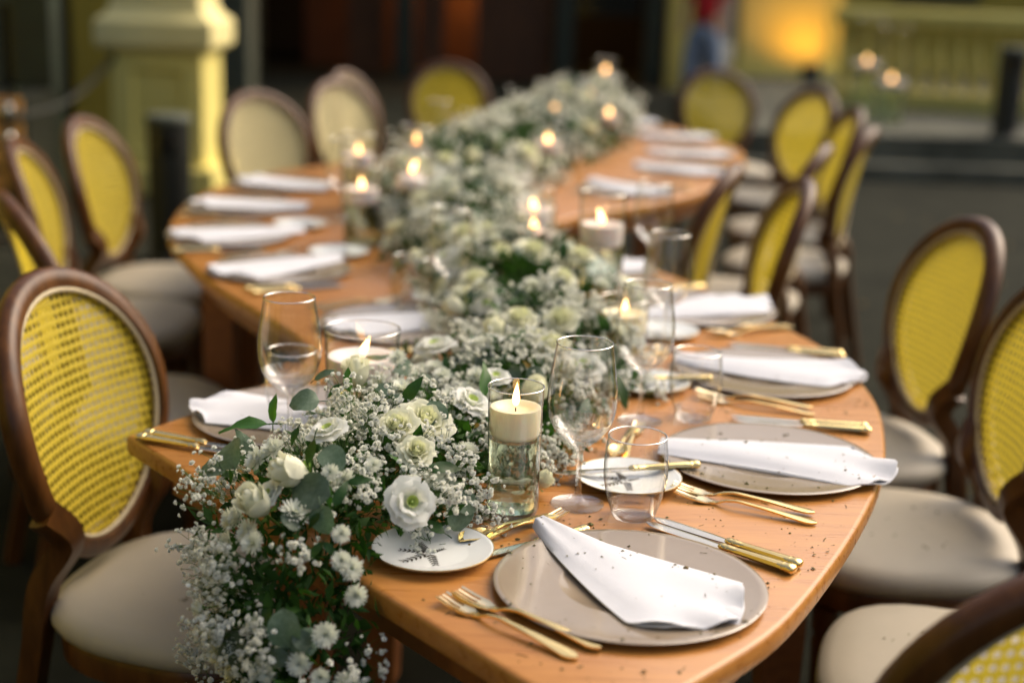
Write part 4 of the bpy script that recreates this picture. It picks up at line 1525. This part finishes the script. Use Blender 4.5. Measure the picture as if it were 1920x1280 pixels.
ruscus = lambda t: .20 * math.sin(math.pi * min(1, t ** .8)) ** .85 * (1 - .25 * t) + .002
round_ = lambda t: .43 * math.sqrt(max(0, 1 - (2 * t - 1) ** 2)) * (1 - .12 * (2 * t - 1)) + .002
sickle = lambda t: .19 * math.sin(math.pi * t ** .75) ** .8 + .002
LEAF = {
    'dark': leaf_mesh('ruscus_leaf', ruscus, 'leaf_dark', curl=.12), 'mid': leaf_mesh('ruscus_leaf', ruscus, 'leaf_mid', curl=.05, fold=.25),
    'euc': leaf_mesh('eucalyptus_leaf', round_, 'leaf_euc', cup=.22, fold=.14, curl=.10), 'eucd': leaf_mesh('eucalyptus_leaf', round_, 'leaf_euc_dk', cup=.16, fold=.18, curl=.08),
    'long': leaf_mesh('long_eucalyptus_leaf', sickle, 'leaf_euc', cup=.1, fold=.1, curl=.2), 'old': leaf_mesh('withered_leaf', ruscus, 'leaf_old', curl=.3, fold=.4)}
ROSES = [rose_mesh(1), rose_mesh(2, .85), rose_mesh(3, 1.1)]
BUDS = [bud_mesh(5), bud_mesh(6)]
LIS = [lis_mesh(8), lis_mesh(9)]
MUMS = [mum_mesh(11), mum_mesh(12, False), mum_mesh(13)]


def frame_mat(p, n_, d, size):
    """object matrix: local z along n, local x near d"""
    z = unit(n_); x = np.asarray(d, float); x = unit(x - z * (x @ z)); y = np.cross(z, x)
    return Matrix(((x[0] * size, y[0] * size, z[0] * size, p[0]), (x[1] * size, y[1] * size, z[1] * size, p[1]), (x[2] * size, y[2] * size, z[2] * size, p[2]), (0, 0, 0, 1)))


def flower(me, name, p, n_, size):
    put(name, me, gar, mat=frame_mat(p, n_, unit(nr.normal(size=3)), size))
    taken.append((np.array(p), size))


def leaf(kind, p, d, n_, size):
    me = LEAF[kind]
    put(me.name.split('.')[0], me, gar, mat=frame_mat(p, n_, d, size))


# flowers that can be told apart at the near end: pixel, height, kind, facing, size
for px, py, z, k, fac, sz in (
    (745, 800, .865, 'rose0', (-.1, -.5, .85), .034), (781, 846, .84, 'rose1', (.15, -.6, .75), .029), (800, 822, .85, 'bud0', (.5, -.3, .8), .015),
    (560, 888, .855, 'bud0', (-.85, -.35, .35), .043), (885, 752, .86, 'lis0', (.35, -.25, .9), .040), (771, 941, .815, 'lis1', (.35, -.85, .5), .040),
    (615, 805, .865, 'lis0', (-.3, -.2, .95), .034), (668, 712, .87, 'bud1', (-.05, -.1, 1), .042), (488, 950, .80, 'bud1', (-.45, -.5, .75), .042), (505, 925, .81, 'lis1', (-.6, -.4, .6), .026),
    (1012, 905, .79, 'bud0', (.6, -.2, .6), .026), (870, 440, .90, 'rose2', (-.2, -.4, .9), .045), (890, 525, .87, 'rose0', (-.2, -.4, .9), .04), (975, 598, .87, 'rose1', (0, -.3, .9), .04),
    (925, 628, .86, 'bud1', (0, -.2, 1), .038), (912, 570, .87, 'lis0', (-.2, -.3, .9), .038), (1000, 470, .88, 'rose2', (.2, -.3, .9), .042), (830, 355, .92, 'rose0', (-.1, -.4, .9), .05),
    (930, 705, .85, 'lis1', (.1, -.2, .9), .03), (1055, 520, .87, 'rose1', (.3, -.3, .9), .036),
    (508, 838, .845, 'mum1', (-.5, -.4, .8), .023), (477, 858, .83, 'mum1', (-.6, -.5, .6), .022), (440, 965, .785, 'mum1', (-.8, -.4, .4), .021), (425, 972, .775, 'mum1', (-.8, -.4, .4), .020),
    (460, 995, .765, 'mum1', (-.6, -.6, .5), .022), (420, 1015, .75, 'mum0', (-.8, -.5, .2), .019), (618, 884, .86, 'mum0', (-.1, -.8, .6), .015), (668, 1117, .72, 'mum1', (.3, -.8, .1), .019),
    (745, 668, .90, 'mum1', (.0, -.5, .85), .020), (790, 690, .89, 'mum1', (0, -.5, .85), .019), (815, 685, .885, 'mum1', (.1, -.3, .9), .023), (880, 668, .885, 'mum1', (.1, -.4, .9), .021), (893, 700, .88, 'mum0', (.2, -.6, .8), .021),
    (830, 700, .885, 'mum1', (0, -.4, .9), .022), (815, 895, .835, 'mum0', (.5, -.6, .6), .023), (840, 890, .83, 'mum1', (.6, -.5, .6), .020), (845, 740, .88, 'mum1', (.2, -.5, .8), .022), (730, 740, .89, 'mum1', (-.2, -.6, .8), .021),
    (610, 1190, .60, 'mum1', (.1, -.8, .3), .021), (660, 1065, .755, 'mum0', (.2, -.8, .5), .020), (640, 1050, .765, 'mum1', (.1, -.8, .5), .017), (440, 1215, .58, 'mum1', (-.3, -.9, .2), .019), (560, 1245, .56, 'mum1', (0, -.9, .3), .020),
    (650, 1280, .53, 'mum1', (.2, -.9, .2), .020), (500, 1262, .55, 'mum1', (-.1, -.9, .3), .017), (480, 1170, .62, 'mum0', (-.2, -.9, .3), .016), (600, 1270, .54, 'mum1', (.1, -.9, .3), .016),
    (640, 1000, .79, 'mum1', (.1, -.8, .5), .016), (870, 845, .855, 'mum1', (.4, -.6, .6), .016), (700, 870, .86, 'mum0', (.1, -.7, .7), .015),
):
    p, _d = at_heap(px, py, 1.12)
    if p is None: p = at_z(px, py, z)
    i = int(k[-1])
    me = {'rose': ROSES, 'bud': BUDS, 'lis': LIS, 'mum': MUMS}[k[:-1]][i]
    nm = {'rose': 'rose', 'bud': 'rose_bud', 'lis': 'lisianthus', 'mum': 'chrysanthemum'}[k[:-1]]
    sz *= .64 if k[:3] == 'lis' else .80
    flower(me, nm, p - unit(fac) * sz * .35, fac, sz)
# more flowers along the rest of the garland
for n_, lo, hi, sz in ((44, .75, 2.6, .031), (40, 2.4, S_TOT, .038)):
    for k in range(n_):
        s_ = rnd.uniform(lo, hi); an = rnd.uniform(-1.25, 1.25)
        p, nn, T = gpoint(s_, an, 1.12)
        if not clear_of_vases(p, sz * .8) or in_front_of_vase(p) or any(np.linalg.norm(p - q_) < (sz + s2) * .8 for q_, s2 in taken): continue
        me, nm = rnd.choice([(ROSES[0], 'rose'), (ROSES[1], 'rose'), (ROSES[2], 'rose'), (BUDS[1], 'rose_bud'), (LIS[0], 'lisianthus'), (LIS[1], 'lisianthus')])
        z_ = sz * rnd.uniform(.85, 1.15)
        flower(me, nm, p - nn * z_ * .45, unit(nn + nr.normal(size=3) * .25), z_)
for n_, lo, hi, sz in ((26, .05, .75, .018), (46, .75, 2.6, .020), (60, 2.6, S_TOT, .032)):
    for k in range(n_):
        s_ = rnd.uniform(lo, hi); an = rnd.uniform(-1.4, 1.4)
        p, nn, T = gpoint(s_, an, 1.05)
        if not clear_of_vases(p, sz) or in_front_of_vase(p) or any(np.linalg.norm(p - q_) < (sz + s2) * .75 for q_, s2 in taken): continue
        flower(MUMS[rnd.randrange(3)], 'chrysanthemum', p, unit(nn + nr.normal(size=3) * .3), sz * rnd.uniform(.8, 1.15))
# leaves that can be told apart: pixel of the foot, pixel of the tip, heights, kind, normal
for ax, ay, az, bx, by, bz, k, nrm in (
    (505, 795, .845, 412, 792, .830, 'mid', (-.1, -.3, 1)), (512, 792, .85, 500, 742, .88, 'mid', (-.4, -.8, .4)), (600, 752, .885, 545, 748, .885, 'euc', (0, -.6, .8)), (590, 712, .905, 620, 690, .925, 'long', (-.5, -.6, .5)),
    (785, 705, .90, 700, 648, .945, 'long', (.3, -.6, .8)), (762, 745, .89, 700, 706, .905, 'long', (.1, -.7, .7)), (752, 770, .88, 785, 705, .91, 'dark', (-.4, -.8, .3)), (770, 770, .87, 720, 755, .88, 'dark', (0, -.8, .5)),
    (820, 805, .865, 812, 750, .885, 'euc', (.1, -.8, .6)), (815, 790, .862, 838, 832, .845, 'eucd', (.3, -.8, .5)), (905, 745, .875, 940, 682, .91, 'mid', (.6, -.6, .5)), (785, 700, .90, 848, 765, .875, 'long', (.4, -.5, .8)),
    (620, 930, .835, 545, 905, .84, 'eucd', (-.2, -.8, .6)), (612, 905, .845, 618, 950, .82, 'mid', (0, -.85, .5)), (600, 945, .83, 605, 1000, .79, 'euc', (-.3, -.9, .2)), (625, 950, .82, 650, 905, .835, 'dark', (.2, -.8, .5)),
    (590, 820, .87, 585, 890, .85, 'dark', (-.7, -.6, .5)), (605, 840, .87, 640, 880, .85, 'euc', (0, -.7, .7)), (605, 1015, .785, 574, 1045, .765, 'dark', (-.2, -.9, .4)), (605, 1015, .785, 634, 1042, .765, 'dark', (.2, -.9, .4)),
    (850, 930, .81, 895, 945, .80, 'euc', (.4, -.8, .5)), (850, 935, .81, 880, 990, .775, 'euc', (.5, -.8, .2)), (845, 930, .81, 860, 905, .825, 'eucd', (.3, -.7, .7)), (800, 880, .845, 862, 850, .85, 'dark', (.3, -.6, .8)),
    (835, 1000, .765, 800, 960, .79, 'dark', (.2, -.6, .8)), (540, 1215, .60, 525, 1150, .64, 'euc', (-.1, -.95, .2)), (545, 1220, .60, 590, 1195, .61, 'euc', (.2, -.95, .3)), (540, 1225, .595, 500, 1240, .585, 'eucd', (-.2, -.9, .3)),
    (430, 1180, .62, 455, 1250, .58, 'eucd', (-.5, -.8, .2)), (390, 1095, .66, 378, 1125, .645, 'eucd', (-.7, -.6, .2)), (440, 880, .785, 395, 830, .80, 'euc', (-.6, -.6, .5)), (430, 875, .78, 372, 862, .78, 'euc', (-.2, -.4, .9)),
    (985, 705, .90, 1018, 695, .90, 'eucd', (.2, -.8, .5)), (975, 705, .89, 958, 690, .90, 'eucd', (-.3, -.8, .5)), (1000, 700, .895, 990, 675, .91, 'old', (.3, -.8, .4)), (850, 640, .87, 792, 632, .88, 'old', (0, -.5, .8)),
    (1140, 690, .84, 1195, 760, .79, 'dark', (.6, -.6, .5)), (1110, 640, .86, 1165, 670, .84, 'eucd', (.5, -.6, .6)), (900, 795, .85, 880, 800, .85, 'old', (.2, -.8, .5)), (935, 760, .86, 905, 800, .85, 'mid', (.5, -.6, .6)),
    (905, 560, .88, 880, 540, .89, 'eucd', (0, -.7, .7)), (960, 560, .88, 990, 545, .89, 'eucd', (0, -.7, .7)), (930, 520, .89, 910, 490, .90, 'dark', (0, -.8, .6)), (650, 905, .84, 690, 890, .84, 'dark', (.1, -.8, .6)),
    (560, 800, .86, 540, 830, .85, 'dark', (-.3, -.8, .5)), (640, 720, .90, 610, 735, .89, 'dark', (-.3, -.8, .5)), (655, 735, .89, 640, 690, .91, 'mid', (-.3, -.8, .5)), (600, 960, .82, 570, 985, .80, 'dark', (-.3, -.8, .3)),
):
    a_, da = at_heap(ax, ay, 1.12)
    if a_ is None: a_ = at_z(ax, ay, az); da = a_[1] / _ray(ax, ay)[1]
    b_ = np.array([0, 0, CAM_H]) + _ray(bx, by) * (da - .012)
    L_ = np.linalg.norm(b_ - a_)
    leaf(k, a_, b_ - a_, nrm, L_ * 1.05)
for n_, lo, hi, sz in ((64, .05, .9, .038), (210, .9, 2.6, .046), (210, 2.6, S_TOT, .072)):
    for k in range(n_):
        s_ = rnd.uniform(lo, hi); an = rnd.uniform(-1.55, 1.55)
        p, nn, T = gpoint(s_, an, rnd.uniform(.85, 1.08))
        if not clear_of_vases(p, .03) or in_front_of_vase(p): continue
        d = unit(nn * rnd.uniform(.1, .8) + T * rnd.uniform(-1, 1) + nr.normal(size=3) * .35)
        kd = rnd.choice(['dark', 'dark', 'dark', 'mid', 'euc', 'long', 'eucd', 'eucd'])
        leaf(kd, p, d, unit(nn + nr.normal(size=3) * .6), sz * rnd.uniform(.75, 1.3) * (.72 if kd[:3] == 'euc' else 1.0))

for n_, a_, b_, cnt, spr, fr, sr in ((330, .0, .62, 12, .034, .0042, .00035), (250, .5, 1.35, 12, .032, .0046, .00035), (330, 1.35, 2.6, 11, .036, .0060, .0005), (620, 2.6, S_TOT, 10, .05, .0090, .0008)):
    for k in range(n_):
        s_ = rnd.uniform(a_, b_); an = rnd.uniform(-1.5, 1.5)
        patch = noise.noise((s_ * 7, an * 1.3, 2.2))
        if patch < (-.22 if s_ < 1.35 else -.02): continue
        p, nn, T = gpoint(s_, an, rnd.uniform(.86, 1.12))
        if not clear_of_vases(p, .004) or in_front_of_vase(p): continue
        spray(p, nn, T, cnt, spr, fr, sr)
# loose outstanding sprays
for px, py, z in ((370, 1180, .56), (360, 1225, .52), (410, 1130, .60), (390, 1215, .53), (470, 850, .79), (700, 760, .90), (650, 735, .93), (690, 770, .89),
                  (880, 880, .84), (890, 920, .81), (905, 840, .86), (860, 960, .78), (800, 1000, .77), (1035, 840, .78), (1050, 870, .77), (930, 870, .84)):
    p = at_z(px, py, z)
    spray(p, unit((-.3 + .0006 * (px - 500), -.5, .6)), None, 16, .034, .0042, .00035)
    spray(p + nr.normal(size=3) * .015, unit((-.2, -.6, .5)), None, 12, .036, .0040, .00035)
o = put('baby_breath', mesh_np('baby_breath', np.concatenate(fV), np.concatenate(fF), M['gyp']), gar)
tag(o, kind='stuff')
o = put('baby_breath_stems', mesh_np('baby_breath_stems', np.concatenate(sV), np.concatenate(sF), M['gyp_stem']), gar)
tag(o, kind='stuff')


# ------------------------------------------------------------------ dry flower debris lying about
dV, dF = [], []


def crumb(x, y, z, r_):
    b_ = len(dV)
    a0 = rnd.uniform(0, 6.28)
    kind = rnd.random()
    if kind < .9:
        n_ = rnd.choice((4, 5, 6))
        el = rnd.uniform(.5, 1)
        top = [(x + r_ * math.cos(a0 + k * 6.283 / n_) * rnd.uniform(.6, 1.1), y + r_ * el * math.sin(a0 + k * 6.283 / n_) * rnd.uniform(.6, 1.1), z + rnd.uniform(.0002, r_ * .5)) for k in range(n_)]
        dV.extend(top + [(x, y, z + r_ * .75)])
        dF.extend([(b_ + k, b_ + (k + 1) % n_, b_ + n_) for k in range(n_)])
    else:
        L_ = r_ * rnd.uniform(2.5, 6); c, s_ = math.cos(a0), math.sin(a0); t_ = r_ * .16
        bend = rnd.uniform(-.4, .4) * L_
        P = [(x + c * L_ * t - s_ * bend * t * t, y + s_ * L_ * t + c * bend * t * t) for t in (-.5, 0, .5)]
        for i in range(2):
            b2 = len(dV)
            (ax, ay), (bx, by) = P[i], P[i + 1]
            dV.extend([(ax - s_ * t_, ay + c * t_, z + .0004), (ax + s_ * t_, ay - c * t_, z + .0004), (bx + s_ * t_, by - c * t_, z + .0004), (bx - s_ * t_, by + c * t_, z + .0004),
                       (ax, ay, z + t_ * 1.5 + .0004), (bx, by, z + t_ * 1.5 + .0004)])
            dF.extend([(b2, b2 + 3, b2 + 5), (b2, b2 + 5, b2 + 4), (b2 + 1, b2 + 4, b2 + 5), (b2 + 1, b2 + 5, b2 + 2)])


def inside(x, y, P):
    c = False
    n_ = len(P)
    for i in range(n_):
        (x1, y1), (x2, y2) = P[i], P[(i + 1) % n_]
        if (y1 > y) != (y2 > y) and x < (x2 - x1) * (y - y1) / (y2 - y1 + 1e-12) + x1: c = not c
    return c


inner = offset_poly(outline, .012)
dg = bpy.context.evaluated_depsgraph_get()
dg.update()
for k in range(860):
    if rnd.random() < .45:      # clumps
        cx, cy = rnd.uniform(.0, .62), rnd.uniform(1.35, 2.5)
        spots = [(cx + rnd.gauss(0, .010), cy + rnd.gauss(0, .010)) for _ in range(rnd.randrange(2, 5))]
    else:
        spots = [(rnd.uniform(-.5, .65), rnd.uniform(1.3, 2.9))]
    for x, y in spots:
        if not inside(x, y, inner): continue
        hit, loc, nrm, idx, ob, _ = sc.ray_cast(dg, Vector((x, y, .84)), Vector((0, 0, -1)), distance=.12)
        if not hit or ob is None: continue
        if not (ob.name.startswith(('tabletop', 'charger', 'fold'))): continue
        if ob.name.startswith(('fold', 'charger')) and rnd.random() < .5: continue
        crumb(x, y, loc.z + .0001, rnd.uniform(.0007, .0018) if rnd.random() < .7 else rnd.uniform(.0018, .0034) * (1.0 if rnd.random() < .8 else 1.6))
for x, y, r_ in ((.785, 2.62, .19), (.74, 2.02, .19), (-.493, 2.265, .19)):
    for k in range(22):
        a_, q_ = rnd.uniform(0, 6.28), r_ * math.sqrt(rnd.random()) * .8
        crumb(x + q_ * math.cos(a_), y + q_ * math.sin(a_), .4475 - .35 * max(0, q_ - .1) ** 2, rnd.uniform(.002, .004))
o = put('flower_debris', mesh('flower_debris', dV, dF, M['debris'], smooth=False))
tag(o, 'tiny dry brown petals and stem bits strewn over the table and seats', 'debris', kind='stuff')
# fallen leaves on the ground
dV, dF = [], []
for k in range(260):
    x, y = rnd.uniform(-3.5, 3.5), rnd.uniform(1.2, 9.5)
    crumb(x, y, .001, rnd.uniform(.008, .022))
o = put('fallen_leaves', mesh('fallen_leaves', dV, dF, M['leaf_old'], smooth=False))
tag(o, 'small dry leaves lying on the dark ground', 'leaves', kind='stuff')

# ------------------------------------------------------------------ person standing far behind
M['jeans'] = material('blue_denim', (.30, .37, .50), .85, noise_amt=.25, noise_scale=14)
M['shirt'] = material('red_cotton', (.55, .015, .02), .85, noise_amt=.15, noise_scale=12)
M['skin'] = material('skin', (.45, .26, .17), .55, sss=.2, sss_scale=.01, noise_amt=.05)
M['hair'] = material('dark_hair', (.02, .013, .009), .6, noise_amt=.3, noise_scale=80)
M['shoe'] = material('grey_shoe', (.14, .13, .12), .6, noise_amt=.2)


def skinned(name, verts, edges, radii, mat, parent, root=0, sub=2):
    me = bpy.data.meshes.new(name)
    me.from_pydata(verts, edges, [])
    me.materials.append(mat)
    o_ = put(name, me, parent)
    md = o_.modifiers.new('skin', 'SKIN')
    md.use_smooth_shade = True
    for i, r_ in enumerate(radii):
        sv = me.skin_vertices[0].data[i]
        sv.radius = (r_, r_) if not hasattr(r_, '__len__') else r_
        sv.use_root = i == root
    s_ = o_.modifiers.new('subsurf', 'SUBSURF'); s_.levels = sub; s_.render_levels = sub
    return o_


ps = empty('person', (2.08, 16.6, 0), R(150))
tag(ps, 'person in blue jeans and a red top standing before the dark restaurant', 'person')
bv_ = [(0, 0, .95), (0, .01, 1.12), (0, .0, 1.28), (0, 0, 1.43), (0, .01, 1.53), (0, .02, 1.62), (0, .025, 1.72),
       (.18, 0, 1.41), (.25, .02, 1.14), (.24, .10, .90), (.235, .13, .80), (-.18, 0, 1.41), (-.25, .0, 1.14), (-.25, .08, .90), (-.25, .11, .80),
       (.10, 0, .90), (.15, .02, .50), (.17, -.02, .09), (.175, .12, .03), (-.10, 0, .90), (-.15, .02, .50), (-.18, -.02, .09), (-.19, .12, .03)]
be = [(0, 1), (1, 2), (2, 3), (3, 4), (4, 5), (5, 6), (3, 7), (7, 8), (8, 9), (9, 10), (3, 11), (11, 12), (12, 13), (13, 14), (0, 15), (15, 16), (16, 17), (17, 18), (0, 19), (19, 20), (20, 21), (21, 22)]
br = [.14, .13, .14, .13, .055, .075, .085, .055, .042, .034, .03, .055, .042, .034, .03, .085, .06, .042, .035, .085, .06, .042, .035]
body = skinned('body', bv_, be, br, M['skin'], ps)
skinned('jeans', [(0, 0, .97), (0, 0, .88), (.10, 0, .84), (.15, .02, .50), (.17, -.02, .10), (-.10, 0, .84), (-.15, .02, .50), (-.18, -.02, .10)], [(0, 1), (1, 2), (2, 3), (3, 4), (1, 5), (5, 6), (6, 7)],
        [.17, .17, .125, .10, .095, .125, .10, .095], M['jeans'], ps)
skinned('shirt', [(0, .0, .90), (0, .01, 1.12), (0, 0, 1.28), (0, 0, 1.42), (.18, 0, 1.40), (.235, .01, 1.18), (-.18, 0, 1.40), (-.235, 0, 1.18)], [(0, 1), (1, 2), (2, 3), (3, 4), (4, 5), (3, 6), (6, 7)],
        [.17, .155, .16, .14, .075, .06, .075, .06], M['shirt'], ps)
skinned('hair', [(0, -.02, 1.60), (0, -.015, 1.70), (0, .0, 1.76)], [(0, 1), (1, 2)], [.075, .095, .07], M['hair'], ps)
for s_ in (-1, 1):
    skinned('shoe', [(s_ * .175, -.04, .045), (s_ * .18, .06, .04), (s_ * .185, .16, .03)], [(0, 1), (1, 2)], [.055, .05, .04], M['shoe'], ps)
q = MB()
q.lathe([(0, .0), (.012, .008), (.010, .02), (0, .03)], 8, c=(0, .115, 1.645))
q.put('nose', M['skin'], ps)
